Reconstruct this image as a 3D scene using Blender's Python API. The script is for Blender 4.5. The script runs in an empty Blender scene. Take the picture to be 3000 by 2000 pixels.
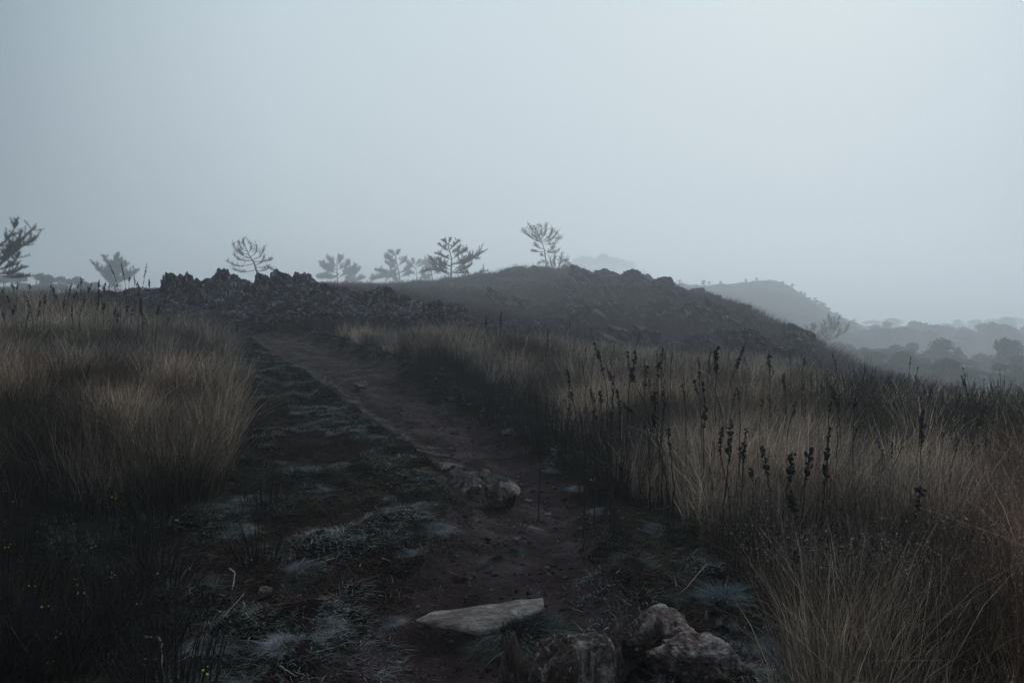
import bpy, math, random
import numpy as np
from mathutils import Vector

S = bpy.context.scene
C = S.collection
R = np.random.default_rng(7)
random.seed(7)
rad = math.radians

# ------------------------------------------------------------------ camera
F_MM = 28.0
EYE = 1.6
PITCH = math.atan(100.0 / (3000 * F_MM / 36))        # looking down a little
cam_d = bpy.data.cameras.new("camera"); cam = bpy.data.objects.new("camera", cam_d); C.objects.link(cam)
cam_d.lens = F_MM; cam_d.sensor_width = 36; cam_d.clip_start = 0.05; cam_d.clip_end = 6000
cam.location = (0, 0, EYE); cam.rotation_euler = (rad(90) - PITCH, 0, 0)
S.camera = cam

# ------------------------------------------------------------------ world: overcast, foggy morning sky
SUN_AZ, SUN_EL = rad(23), rad(30)                     # azimuth measured from +Y towards +X
w = bpy.data.worlds.new("World"); S.world = w; w.use_nodes = True
nt = w.node_tree; N = nt.nodes; L = nt.links
for n in list(N): N.remove(n)
out = N.new("ShaderNodeOutputWorld"); bg = N.new("ShaderNodeBackground"); L.new(bg.outputs[0], out.inputs[0])
sky = N.new("ShaderNodeTexSky"); sky.sky_type = 'NISHITA'; sky.sun_disc = False
sky.sun_elevation = SUN_EL; sky.sun_rotation = SUN_AZ; sky.dust_density = 6; sky.air_density = 1.5
skys = N.new("ShaderNodeVectorMath"); skys.operation = 'SCALE'; L.new(sky.outputs[0], skys.inputs[0]); skys.inputs[3].default_value = 0.06
tc = N.new("ShaderNodeTexCoord")
sep = N.new("ShaderNodeSeparateXYZ"); L.new(tc.outputs['Generated'], sep.inputs[0])
def mth(op, a, b=None, cl=False):
    m = N.new("ShaderNodeMath"); m.operation = op; m.use_clamp = cl
    for i, v in enumerate((a, b)):
        if v is None: continue
        if hasattr(v, 'is_linked') or hasattr(v, 'links'): L.new(v, m.inputs[i])
        else: m.inputs[i].default_value = v
    return m.outputs[0]
# cloud deck: brightness by elevation
ramp = N.new("ShaderNodeValToRGB"); L.new(sep.outputs['Z'], ramp.inputs[0])
e = ramp.color_ramp.elements
e[0].position = 0.0; e[0].color = (0.64, 0.72, 0.76, 1)
e[1].position = 1.0; e[1].color = (1.45, 1.62, 1.72, 1)
for p, c in ((0.12, (0.57, 0.655, 0.70)), (0.38, (0.60, 0.70, 0.75)), (0.60, (1.1, 1.24, 1.32))):
    k = e.new(p); k.color = (*c, 1)
# the deck is thinner ahead, thicker behind and to the sides
GA = rad(7)
sd = N.new("ShaderNodeVectorMath"); sd.operation = 'DOT_PRODUCT'; L.new(tc.outputs['Generated'], sd.inputs[0])
sd.inputs[1].default_value = (math.sin(GA), math.cos(GA), 0.25)
gr = N.new("ShaderNodeValToRGB"); L.new(sd.outputs['Value'], gr.inputs[0]); ge = gr.color_ramp.elements
ge[0].position = 0.60; ge[0].color = (.28, .32, .36, 1); ge[1].position = 1.0; ge[1].color = (1, 1, 1, 1)
for p, c in ((.77, (.34, .39, .44)), (.87, (.72, .76, .79)), (.95, (.96, .98, 1.0))):
    k = ge.new(p); k.color = (*c, 1)
cm = N.new("ShaderNodeVectorMath"); cm.operation = 'MULTIPLY'; L.new(ramp.outputs[0], cm.inputs[0]); L.new(gr.outputs[0], cm.inputs[1])
mx = N.new("ShaderNodeMix"); mx.data_type = 'RGBA'; mx.inputs[0].default_value = 0.97
L.new(skys.outputs[0], mx.inputs[6]); L.new(cm.outputs[0], mx.inputs[7])
L.new(mx.outputs[2], bg.inputs[0]); bg.inputs[1].default_value = 1.0

sun_d = bpy.data.lights.new("sun", 'SUN'); sun_d.energy = 1.5; sun_d.angle = rad(30); sun_d.color = (0.94, 0.97, 1.0)
sun = bpy.data.objects.new("sun", sun_d); C.objects.link(sun)
sdir = Vector((math.sin(SUN_AZ) * math.cos(SUN_EL), math.cos(SUN_AZ) * math.cos(SUN_EL), math.sin(SUN_EL)))
sun.rotation_euler = sdir.to_track_quat('Z', 'Y').to_euler(); sun.location = (20, 40, 60)

S.view_settings.view_transform = 'Standard'; S.view_settings.look = 'None'
S.view_settings.exposure = 0.0; S.view_settings.gamma = 1.0
S.cycles.use_denoising = True; S.cycles.use_adaptive_sampling = False; S.cycles.denoising_prefilter = 'FAST'
try:
    S.cycles.denoiser = 'OPENIMAGEDENOISE'; S.cycles.denoising_input_passes = 'RGB_ALBEDO_NORMAL'
except Exception: pass
S.cycles.max_bounces = 6; S.cycles.diffuse_bounces = 3; S.cycles.glossy_bounces = 2
S.cycles.transparent_max_bounces = 8; S.cycles.volume_bounces = 3

# ------------------------------------------------------------------ photo measure -> world
FPX = 3000 * F_MM / 36
cp, sp_ = math.cos(PITCH), math.sin(PITCH)
def P(px, py, d):
    """point seen at (px,py) of the 3000x2000 photo at ground distance d (along +Y)"""
    u = (px - 1500) / FPX; v = (1000 - py) / FPX
    dy = cp + v * sp_; dz = v * cp - sp_
    k = d / dy
    return np.array([u * k, d, EYE + dz * k])
def proj(x, y, z):
    y = np.asarray(y, float); zz = np.asarray(z, float) - EYE
    depth = y * cp - zz * sp_; up = y * sp_ + zz * cp
    depth = np.where(depth > 0.05, depth, 0.05)
    return 1500 + x / depth * FPX, 1000 - up / depth * FPX

# ------------------------------------------------------------------ noise
def _hash(ix, iy, iz, seed):
    M = np.uint32(0xffffffff)
    h = (ix.astype(np.int64) * 374761393 + iy.astype(np.int64) * 668265263 + iz.astype(np.int64) * 2147483647 + seed * 1274126177) & 0xffffffff
    h = ((h ^ (h >> 13)) * 1274126177) & 0xffffffff
    h = ((h ^ (h >> 16)) * 2246822519) & 0xffffffff
    return ((h ^ (h >> 15)) & 0xffffff) / float(0xffffff)
def vnoise(p, seed=0):
    i = np.floor(p); f = p - i; f = f * f * f * (f * (f * 6 - 15) + 10); i = i.astype(np.int64)
    r = 0
    for dx in (0, 1):
        wx = f[:, 0] if dx else 1 - f[:, 0]
        for dy in (0, 1):
            wy = f[:, 1] if dy else 1 - f[:, 1]
            for dz in (0, 1):
                wz = f[:, 2] if dz else 1 - f[:, 2]
                r = r + wx * wy * wz * _hash(i[:, 0] + dx, i[:, 1] + dy, i[:, 2] + dz, seed)
    return r * 2 - 1
def fbm(p, octv=4, seed=0, ridged=False, gain=0.5):
    a, s, t = 1.0, 0.0, 0.0
    q = np.array(p, float)
    for o in range(octv):
        n = vnoise(q, seed + o * 17)
        if ridged: n = 1 - 2 * np.abs(n)
        s = s + a * n; t += a; a *= gain; q = q * 2.03 + 11.7
    return s / t
def n2(x, y, sc, octv=3, seed=0):
    return fbm(np.stack([x / sc, y / sc, np.full_like(x, 0.37)], 1), octv, seed)

# ------------------------------------------------------------------ terrain height
CP = [(1450,1980,3.45),(1480,1650,4.8),(1550,1480,6.2),(1400,1330,8.0),(1150,1170,11.2),(950,1050,16),(700,970,22),(600,948,26),
 (0,2000,3.4),(300,1500,5.8),(100,1200,9),(500,1250,8.6),(100,1050,13),(500,1050,14),(100,960,18),(300,945,20),(100,905,24),(350,905,26),(-300,905,22),(-300,1100,11),
 (100,915,40),(100,905,80),(-400,900,60),(0,880,150),(500,878,150),(450,890,60),
 (500,945,24),(900,935,24),(1100,960,23),(1300,985,22),(1400,990,22),
 (700,870,40),(1000,858,50),(900,850,90),(1200,846,80),(1100,852,110),(700,858,110),
 (1250,832,95),(1330,829,97),(1450,808,100),(1600,798,102),(1700,803,92),(1800,832,78),(1900,850,70),(2050,882,60),(2150,912,54),(2250,957,48),(2330,1002,43),(2400,1050,38),(2500,1095,36),
 (1400,930,45),(1250,900,45),(1550,975,32),(1550,900,55),(1700,1030,28),(1700,930,44),(1900,1060,26),(1900,950,42),(2100,1080,24),(2100,1000,36),(2300,1110,22),
 (1330,850,150),(1600,842,160),(1900,895,115),(2150,960,95),(2350,1060,80),(2500,1130,60),
 (2700,1130,80),(3000,1150,80),(3400,1150,80),(2700,1100,130),(3000,1120,130),(2720,1040,200),(3000,1050,200),(2700,1000,500),(3000,1000,500),(3400,1040,300),
 (1930,836,270),(2150,836,285),(2260,830,285),(2340,862,285),(2440,925,275),(2560,990,270),(2000,930,180),(2300,1000,170),
 (2200,905,700),(2700,985,800),(1500,870,400),(1000,868,400),(0,875,400),
 (0,885,1300),(1000,885,1300),(2000,900,1300),(2400,955,1300),(3000,972,1300),(3500,972,1300),(-500,885,1300),
 (1200,1030,16),(1600,1070,16),(2000,1130,15),(2300,1162,14),(2600,1205,12),(2900,1255,10),(3300,1300,9),
 (2700,1235,16),(2950,1285,16),(2400,1160,18),(3300,1290,18),
 (1700,1330,8.3),(2200,1350,8.2),(2800,1400,7.5),(3300,1450,7),(2500,1700,4.7),(2950,1900,3.7),(1800,1600,5.1),(3400,2000,3.4),(-400,2000,3.4),
 (700,2300,2.6),(1500,2300,2.6),(2300,2300,2.6)]
A = np.array([P(*c) for c in CP])
A = np.vstack([A, [[0, 0.4, 0.0], [0, 1.2, 0.0]]])
def tcoord(x, y):
    az = np.degrees(np.arctan2(x, y)); r = np.maximum(np.hypot(x, y), 0.3)
    aa = np.abs(az); az = np.where(aa > 42, np.sign(az) * 42 * (180 - aa) / 138, az)
    return np.stack([az / 7.0, np.log(r) * 3.2], 1)
TC = tcoord(A[:, 0], A[:, 1])
def _phi(a, b):
    d2 = ((a[:, None, :] - b[None, :, :]) ** 2).sum(-1)
    return np.sqrt(d2 + 0.15)
_K = np.block([[_phi(TC, TC), np.ones((len(TC), 1))], [np.ones((1, len(TC))), np.zeros((1, 1))]])
_w = np.linalg.solve(_K, np.append(A[:, 2], 0))
def base_z(x, y):
    o = np.empty(len(x))
    for s in range(0, len(x), 60000):
        q = tcoord(x[s:s + 60000], y[s:s + 60000])
        o[s:s + 60000] = _phi(q, TC) @ _w[:-1] + _w[-1]
    return o
# trodden path: centre line in world space, half widths
PATHPX = [(1380,2300,2.6,.62),(1440,1980,3.45,.60),(1500,1650,4.8,.52),(1545,1480,6.2,.46),(1440,1345,7.8,.50),(1300,1250,9.4,.55),(1140,1165,11.4,.62),(1010,1085,14.2,.7),(880,1025,17.5,.75),(740,985,21,.7),(640,962,24,.6),(540,945,27,.5)]
PC = np.array([P(a, b, d)[:2] for a, b, d, _ in PATHPX]); PW = np.array([q[3] for q in PATHPX])
def path_sd(x, y):
    """signed distance / half width: <0 inside"""
    best = np.full(len(x), 1e9); bw = np.ones(len(x))
    p = np.stack([x, y], 1)
    for i in range(len(PC) - 1):
        a, b = PC[i], PC[i + 1]; ab = b - a
        t = np.clip(((p - a) @ ab) / (ab @ ab), 0, 1)
        d = np.hypot(*(p - (a + t[:, None] * ab)).T); hw = PW[i] * (1 - t) + PW[i + 1] * t
        v = d - hw; m = v < best; best[m] = v[m]
    return best
def hummock(x, y):
    return np.clip(n2(x, y, .42, 3, 41) * 1.3 + .35, 0, 1) ** 1.3
def ground_z(x, y):
    x = np.atleast_1d(np.asarray(x, float)); y = np.atleast_1d(np.asarray(y, float))
    z = base_z(x, y); r = np.hypot(x, y)
    z = z + n2(x, y, 2.3, 3, 5) * np.clip(r * 0.012, 0.03, 0.5)
    z = z + n2(x, y, 0.35, 3, 9) * 0.022
    z = z + n2(x, y, 14, 3, 15) * np.clip((r - 25) * 0.012, 0, 2.5)
    z = z + np.abs(n2(x, y, 3.2, 4, 16)) * np.clip((r - 20) * 0.02, 0, .9)
    near = r < 40
    if near.any():
        xs, ys = x[near], y[near]
        sd = path_sd(xs, ys) + n2(xs, ys, 0.8, 3, 21) * 0.16
        t = np.clip((0.25 - sd) / 0.4, 0, 1); t = t * t * (3 - 2 * t)
        dz = -0.085 * t + 0.05 * np.exp(-((sd - 0.25) / 0.2) ** 2)
        dz += t * (n2(xs, ys, 0.16, 3, 33) * 0.020 + n2(xs, ys, 0.6, 2, 35) * 0.035 - .035 * np.exp(-((sd + .28) / .10) ** 2))
        dz += (1 - t) * hummock(xs, ys) * 0.12
        z[near] += dz
    return z
def gz(x, y): return float(ground_z([x], [y])[0])

# ------------------------------------------------------------------ mesh / object helpers
def link(o, parent=None):
    C.objects.link(o)
    if parent is not None: o.parent = parent
    return o
def mesh_np(name, V, faces, mat, col=None, smooth=False):
    """faces: list of (n,k) int arrays"""
    me = bpy.data.meshes.new(name)
    V = np.asarray(V, np.float32)
    me.vertices.add(len(V)); me.vertices.foreach_set("co", V.ravel())
    tot = sum(len(f) for f in faces); nl = sum(f.size for f in faces)
    me.loops.add(nl); me.polygons.add(tot)
    me.loops.foreach_set("vertex_index", np.concatenate([f.ravel() for f in faces]).astype(np.int32))
    ks = np.concatenate([np.full(len(f), f.shape[1]) for f in faces])
    st = np.concatenate([[0], np.cumsum(ks)[:-1]])
    me.polygons.foreach_set("loop_start", st.astype(np.int32))
    if smooth: me.polygons.foreach_set("use_smooth", np.ones(tot, bool))
    if col is not None:
        at = me.attributes.new("col", 'FLOAT_COLOR', 'POINT')
        c4 = np.ones((len(V), 4), np.float32); c4[:, :3] = col; at.data.foreach_set("color", c4.ravel())
    me.update(calc_edges=True); me.validate()
    if mat: me.materials.append(mat)
    return me
def obj(name, me, parent=None): return link(bpy.data.objects.new(name, me), parent)
def tag(o, label=None, cat=None, group=None, kind=None):
    if label: o['label'] = label
    if cat: o['category'] = cat
    if group: o['group'] = group
    if kind: o['kind'] = kind
    return o
def empty(name, loc, rz=0, sc=1.0):
    o = bpy.data.objects.new(name, None); o.empty_display_size = 0.1
    o.location = loc; o.rotation_euler = (0, 0, rz); o.scale = (sc, sc, sc); return link(o)
def copy_tree(o, parent=None):
    c = o.copy(); C.objects.link(c)
    if parent is not None: c.parent = parent
    for ch in o.children: copy_tree(ch, c)
    return c
def rotz(V, a):
    c, s = math.cos(a), math.sin(a); return np.stack([V[:, 0] * c - V[:, 1] * s, V[:, 0] * s + V[:, 1] * c, V[:, 2]], 1)

class MB:
    def __init__(s): s.V = []; s.F = {3: [], 4: []}; s.n = 0; s.Cc = []
    def add(s, V, F, col=None):
        for f in F: s.F[f.shape[1]].append(f + s.n)
        s.V.append(V); s.n += len(V)
        s.Cc.append(np.broadcast_to(np.asarray(col if col is not None else (1, 1, 1), float), (len(V), 3)))
    def build(s, name, mat, parent=None, smooth=False):
        fs = [np.concatenate(v) for v in s.F.values() if v]
        me = mesh_np(name, np.concatenate(s.V), fs, mat, np.concatenate(s.Cc), smooth)
        return obj(name, me, parent)
def tube(mb, pts, rr, sides=5, col=None):
    pts = np.asarray(pts, float); n = len(pts); rr = np.broadcast_to(np.asarray(rr, float), (n,))
    T = np.gradient(pts, axis=0); T /= np.linalg.norm(T, axis=1)[:, None] + 1e-9
    ref = np.array([0.31, 0.87, 0.2]) if abs(T[:, 2]).mean() > 0.7 else np.array([0.05, 0.1, 1.0])
    A1 = np.cross(T, ref); A1 /= np.linalg.norm(A1, axis=1)[:, None] + 1e-9; B1 = np.cross(T, A1)
    a = np.linspace(0, 2 * math.pi, sides, endpoint=False)
    V = pts[:, None, :] + rr[:, None, None] * (np.cos(a)[None, :, None] * A1[:, None, :] + np.sin(a)[None, :, None] * B1[:, None, :])
    i = np.arange(n - 1)[:, None] * sides; j = np.arange(sides)[None, :]; k = (j + 1) % sides
    F = np.stack([i + j, i + k, i + sides + k, i + sides + j], -1).reshape(-1, 4)
    V = np.vstack([V.reshape(-1, 3), pts[-1] + T[-1] * rr[-1]])
    tip = np.stack([(n - 1) * sides + j[0], (n - 1) * sides + k[0], np.full(sides, n * sides)], 1)
    mb.add(V, [F, tip], col)
def ribbons(base, up, lean, h, wd, bend, segs=3, cb=(.2, .2, .2), ct=None, yaw=None, droop=0.0, mid=0.45):
    """N grass blades as tapered strips. base,up,lean (N,3); h,wd,bend (N,); colours cb (base) -> ct (tip), (N,3)."""
    n = len(base); yaw = R.uniform(0, 6.283, n) if yaw is None else yaw
    side = np.stack([np.cos(yaw), np.sin(yaw), np.zeros(n)], 1)
    ts = np.linspace(0, 1, segs + 1)
    cb = np.broadcast_to(np.asarray(cb, float), (n, 3)); ct = cb if ct is None else np.broadcast_to(np.asarray(ct, float), (n, 3))
    nv = segs * 2 + 1
    V = np.empty((n, nv, 3)); Co = np.empty((n, nv, 3))
    for k, t in enumerate(ts):
        p = base + up * (h * t)[:, None] + lean * (h * bend * t ** 1.8)[:, None]
        p[:, 2] -= h * droop * t ** 3
        c = cb + (ct - cb) * min(1, t / mid)
        if k < segs:
            ww = wd * (1 - 0.75 * t ** 1.5) * 0.5
            V[:, 2 * k] = p - side * ww[:, None]; V[:, 2 * k + 1] = p + side * ww[:, None]
            Co[:, 2 * k] = c; Co[:, 2 * k + 1] = c
        else: V[:, nv - 1] = p; Co[:, nv - 1] = c
    o = (np.arange(n) * nv)[:, None]
    Q = np.concatenate([o + np.array([[2 * k, 2 * k + 1, 2 * k + 3, 2 * k + 2]]) for k in range(segs - 1)]) if segs > 1 else np.zeros((0, 4), int)
    T = o + np.array([[2 * segs - 2, 2 * segs - 1, nv - 1]])
    F = [Q, T] if segs > 1 else [T]
    return V.reshape(-1, 3), F, Co.reshape(-1, 3)
def inpoly(px, py, poly):
    c = np.zeros(len(px), bool); n = len(poly); j = n - 1
    for i in range(n):
        xi, yi = poly[i]; xj, yj = poly[j]
        if yi != yj:
            m = ((yi > py) != (yj > py)) & (px < (xj - xi) * (py - yi) / (yj - yi) + xi); c ^= m
        j = i
    return c

# ------------------------------------------------------------------ materials
def new_mat(name):
    m = bpy.data.materials.new(name); m.use_nodes = True; return m, m.node_tree.nodes, m.node_tree.links, m.node_tree.nodes['Principled BSDF']
def plant_mat(name, rough=0.8, var=0.35, trans=0.0, spec=0.02, tint=(1.12, 1.0, 1.05)):
    m, N, L, B = new_mat(name)
    a = N.new("ShaderNodeAttribute"); a.attribute_name = "col"
    g = N.new("ShaderNodeNewGeometry"); no = N.new("ShaderNodeTexNoise"); no.inputs['Scale'].default_value = 9; no.inputs['Detail'].default_value = 3
    L.new(g.outputs['Position'], no.inputs['Vector'])
    mr = N.new("ShaderNodeMapRange"); L.new(no.outputs[0], mr.inputs[0]); mr.inputs[1].default_value = 0.3; mr.inputs[2].default_value = 0.7
    mr.inputs[3].default_value = 1 - var; mr.inputs[4].default_value = 1 + var
    v = N.new("ShaderNodeVectorMath"); v.operation = 'SCALE'; tn = N.new('ShaderNodeVectorMath'); tn.operation = 'MULTIPLY'; tn.inputs[1].default_value = tint; L.new(a.outputs[0], tn.inputs[0]); L.new(tn.outputs[0], v.inputs[0]); L.new(mr.outputs[0], v.inputs[3])
    L.new(v.outputs[0], B.inputs['Base Color']); B.inputs['Roughness'].default_value = rough; B.inputs['Specular IOR Level'].default_value = spec
    return m
def rampnode(N, L, src, stops):
    r = N.new("ShaderNodeValToRGB"); L.new(src, r.inputs[0]); e = r.color_ramp.elements
    e[0].position, e[0].color = stops[0][0], (*stops[0][1], 1); e[1].position, e[1].color = stops[-1][0], (*stops[-1][1], 1)
    for p, c in stops[1:-1]: q = e.new(p); q.color = (*c, 1)
    return r.outputs[0]
def noise(N, L, vec, sc, det=6, rough=0.6, dist=0.0):
    n = N.new("ShaderNodeTexNoise"); n.inputs['Scale'].default_value = sc; n.inputs['Detail'].default_value = det
    n.inputs['Roughness'].default_value = rough; n.inputs['Distortion'].default_value = dist
    if vec is not None: L.new(vec, n.inputs['Vector'])
    return n.outputs[0]
def mixc(N, L, fac, a, b, mode='MIX'):
    m = N.new("ShaderNodeMix"); m.data_type = 'RGBA'; m.blend_type = mode
    for i, v in ((0, fac), (6, a), (7, b)):
        if isinstance(v, (float, int)): m.inputs[i].default_value = v
        elif isinstance(v, tuple): m.inputs[i].default_value = (*v, 1)
        else: L.new(v, m.inputs[i])
    return m.outputs[2]
def bump(N, L, B, src, strength=0.6, dist=0.02):
    b = N.new("ShaderNodeBump"); b.inputs['Strength'].default_value = strength; b.inputs['Distance'].default_value = dist
    L.new(src, b.inputs['Height']); L.new(b.outputs[0], B.inputs['Normal'])
def ground_mat():
    m, N, L, B = new_mat("heath_soil")
    g = N.new("ShaderNodeNewGeometry"); pos = g.outputs['Position']
    a = rampnode(N, L, noise(N, L, pos, 6.0, 8, .65), [(.32, (.006, .0040, .0044)), (.5, (.013, .0092, .0094)), (.68, (.030, .021, .019))])
    b = rampnode(N, L, noise(N, L, pos, 30.0, 6, .7), [(.3, (.005, .006, .005)), (.55, (.012, .015, .012)), (.75, (.028, .032, .028))])
    c = mixc(N, L, rampnode(N, L, noise(N, L, pos, 1.1, 5, .6), [(.42, (0, 0, 0)), (.58, (1, 1, 1))]), a, b)
    big = rampnode(N, L, noise(N, L, pos, 0.12, 6, .7), [(.35, (.6, .55, .62)), (.65, (1.5, 1.5, 1.35))])
    c = mixc(N, L, 1.0, c, big, 'MULTIPLY')
    L.new(c, B.inputs['Base Color']); B.inputs['Roughness'].default_value = 0.95; B.inputs['Specular IOR Level'].default_value = 0.0
    bump(N, L, B, noise(N, L, pos, 45, 6, .7), 0.9, 0.03)
    return m
def path_mat():
    m, N, L, B = new_mat("trodden_mud")
    g = N.new("ShaderNodeNewGeometry"); pos = g.outputs['Position']
    c = rampnode(N, L, noise(N, L, pos, 2.2, 8, .65), [(.3, (.0105, .0055, .0060)), (.5, (.029, .0180, .0200)), (.7, (.060, .043, .051))])
    f = rampnode(N, L, noise(N, L, pos, 70, 6, .75), [(.35, (.45, .42, .42)), (.55, (1.0, 1.0, 1.0)), (.78, (1.9, 1.8, 1.8))])
    c = mixc(N, L, 1.0, c, f, 'MULTIPLY')
    v = N.new("ShaderNodeTexVoronoi"); v.inputs['Scale'].default_value = 38; v.inputs['Randomness'].default_value = 1; L.new(pos, v.inputs['Vector'])
    st = rampnode(N, L, v.outputs['Distance'], [(.08, (1, 1, 1)), (.16, (0, 0, 0))])
    sel = rampnode(N, L, noise(N, L, pos, 21, 2, .5), [(.60, (0, 0, 0)), (.64, (1, 1, 1))])
    k = mixc(N, L, 1.0, st, sel, 'MULTIPLY')
    c = mixc(N, L, k, c, (.060, .050, .056))
    L.new(c, B.inputs['Base Color']); L.new(rampnode(N, L, noise(N, L, pos, 3, 4), [(.35, (.5, .5, .5)), (.65, (.9, .9, .9))]), B.inputs['Roughness'])
    B.inputs['Specular IOR Level'].default_value = 0.02
    h = mixc(N, L, 0.5, noise(N, L, pos, 60, 8, .75), noise(N, L, pos, 14, 6, .6))
    bump(N, L, B, h, 1.0, 0.03)
    return m
def rock_mat(name, dark, mid, pale, lichen, sc=1.0, stretch=(1, 1, 1), lich=0.6, pale_at=.68, rot=(0, 0, 0)):
    m, N, L, B = new_mat(name)
    t = N.new("ShaderNodeTexCoord"); mp = N.new("ShaderNodeMapping"); L.new(t.outputs['Object'], mp.inputs[0])
    mp.inputs['Scale'].default_value = stretch; mp.inputs['Rotation'].default_value = rot; v = mp.outputs[0]; u = t.outputs['Object']
    c = rampnode(N, L, noise(N, L, v, 3.2 * sc, 9, .68, .6), [(.3, dark), (.52, mid), (pale_at, pale)])
    fine = rampnode(N, L, noise(N, L, v, 34 * sc, 6, .7), [(.3, (.5, .5, .5)), (.7, (1.45, 1.42, 1.4))])
    c = mixc(N, L, 1.0, c, fine, 'MULTIPLY')
    lf = rampnode(N, L, noise(N, L, u, 5.5 * sc, 9, .75, 1.2), [(lich, (0, 0, 0)), (lich + .07, (1, 1, 1))])
    c = mixc(N, L, lf, c, lichen)
    L.new(c, B.inputs['Base Color']); B.inputs['Roughness'].default_value = 0.85; B.inputs['Specular IOR Level'].default_value = 0.08
    h = mixc(N, L, 0.45, noise(N, L, v, 9 * sc, 9, .75, .5), noise(N, L, u, 40 * sc, 6, .7))
    bump(N, L, B, h, 0.9, 0.05 / sc)
    return m
def flat_mat(name, col, rough=.8):
    m, N, L, B = new_mat(name)
    g = N.new("ShaderNodeNewGeometry")
    c = rampnode(N, L, noise(N, L, g.outputs['Position'], 30, 5), [(.3, tuple(x * .6 for x in col)), (.7, tuple(x * 1.35 for x in col))])
    L.new(c, B.inputs['Base Color']); B.inputs['Roughness'].default_value = rough; B.inputs['Specular IOR Level'].default_value = .2
    return m
M_ground = ground_mat(); M_path = path_mat()
M_grass = plant_mat("dry_moor_grass", tint=(1.09, 1.0, .98)); M_low = plant_mat("frosted_turf", .75, .4); M_dark = plant_mat("dark_heath", .8, .3)
M_stalk = flat_mat("mullein_stalk", (.012, .009, .009)); M_head = flat_mat("mullein_head", (.007, .005, .0055))
M_bark = flat_mat("pine_bark", (.020, .018, .018)); M_needle = plant_mat("pine_needles", .8, .2)
M_rock = rock_mat("mossy_rock", (.022, .014, .013), (.095, .070, .063), (.28, .245, .23), (.38, .37, .35), 3.2, (1, 1, .3), .58, .63)
M_crag = rock_mat("schist_crag", (.006, .0042, .0060), (.026, .0185, .025), (.10, .09, .11), (.30, .29, .34), .9, (1, 1, .4), .535, .64, (0, .7, 0))
M_hill = rock_mat("hill_schist", (.008, .0056, .0095), (.024, .018, .027), (.10, .083, .105), (.22, .19, .225), .7, (1, 1, .2), .54, .66, (0, .8, 0))

# ------------------------------------------------------------------ ground sheet + path
azs = np.concatenate([np.linspace(-180, -48, 50, endpoint=False), np.linspace(-48, 48, 860, endpoint=False), np.linspace(48, 180, 50, endpoint=False)])
rs = np.concatenate([[0.02], np.exp(np.linspace(math.log(0.35), math.log(2.3), 24, endpoint=False)), np.exp(np.linspace(math.log(2.3), math.log(30), 420, endpoint=False)), np.exp(np.linspace(math.log(30), math.log(1400), 260))])
AZ, RR = np.meshgrid(np.radians(azs), rs)
gx, gy = (np.sin(AZ) * RR).ravel(), (np.cos(AZ) * RR).ravel()
gzv = ground_z(gx, gy)
na, nr = len(azs), len(rs)
ii, jj = np.meshgrid(np.arange(nr - 1), np.arange(na), indexing='ij'); kk = (jj + 1) % na
Fg = np.stack([ii * na + jj, (ii + 1) * na + jj, (ii + 1) * na + kk, ii * na + kk], -1).reshape(-1, 4)
Fg = Fg[:, ::-1]
cx, cy = gx[Fg].mean(1), gy[Fg].mean(1)
onp = np.zeros(len(cx), bool); nm = (np.hypot(cx, cy) < 32) & (np.hypot(cx, cy) > 1.5) & (cy > 0)
onp[nm] = (path_sd(cx[nm], cy[nm]) + n2(cx[nm], cy[nm], .55, 4, 51) * .28 + n2(cx[nm], cy[nm], .12, 2, 52) * .08) < 0.06
Vg = np.stack([gx, gy, gzv], 1)
def submesh(name, F, mat):
    u, inv = np.unique(F.ravel(), return_inverse=True)
    return obj(name, mesh_np(name, Vg[u], [inv.reshape(F.shape)], mat, None, True))
tag(submesh("ground", Fg[~onp], M_ground), "dark heath soil of the moor rising to the rocky ridge", "ground", kind="structure")
tag(submesh("path", Fg[onp], M_path), "narrow muddy footpath winding up between the grasses", "path", kind="structure")

# ------------------------------------------------------------------ haze
ZLO = float(gzv.min()) - 1.0; ZHI = 36.0
v8 = np.array([[x, y, z] for z in (ZLO, ZHI) for y in (-1450, 1450) for x in (-1450, 1450)], float)
f6 = np.array([[0, 2, 3, 1], [4, 5, 7, 6], [0, 1, 5, 4], [2, 6, 7, 3], [0, 4, 6, 2], [1, 3, 7, 5]])
hm = bpy.data.materials.new("morning_haze"); hm.use_nodes = True
hn = hm.node_tree.nodes; hn.remove(hn['Principled BSDF'])
pv = hn.new("ShaderNodeVolumePrincipled"); hm.node_tree.links.new(pv.outputs[0], hn['Material Output'].inputs['Volume'])
pv.inputs['Color'].default_value = (.938, .982, 1.0, 1); pv.inputs['Density'].default_value = 0.0033; pv.inputs['Anisotropy'].default_value = 0.45
tag(obj("haze", mesh_np("haze", v8, [f6], hm)), "pale blue grey fog filling the whole moor", "haze", kind="stuff")
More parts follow.
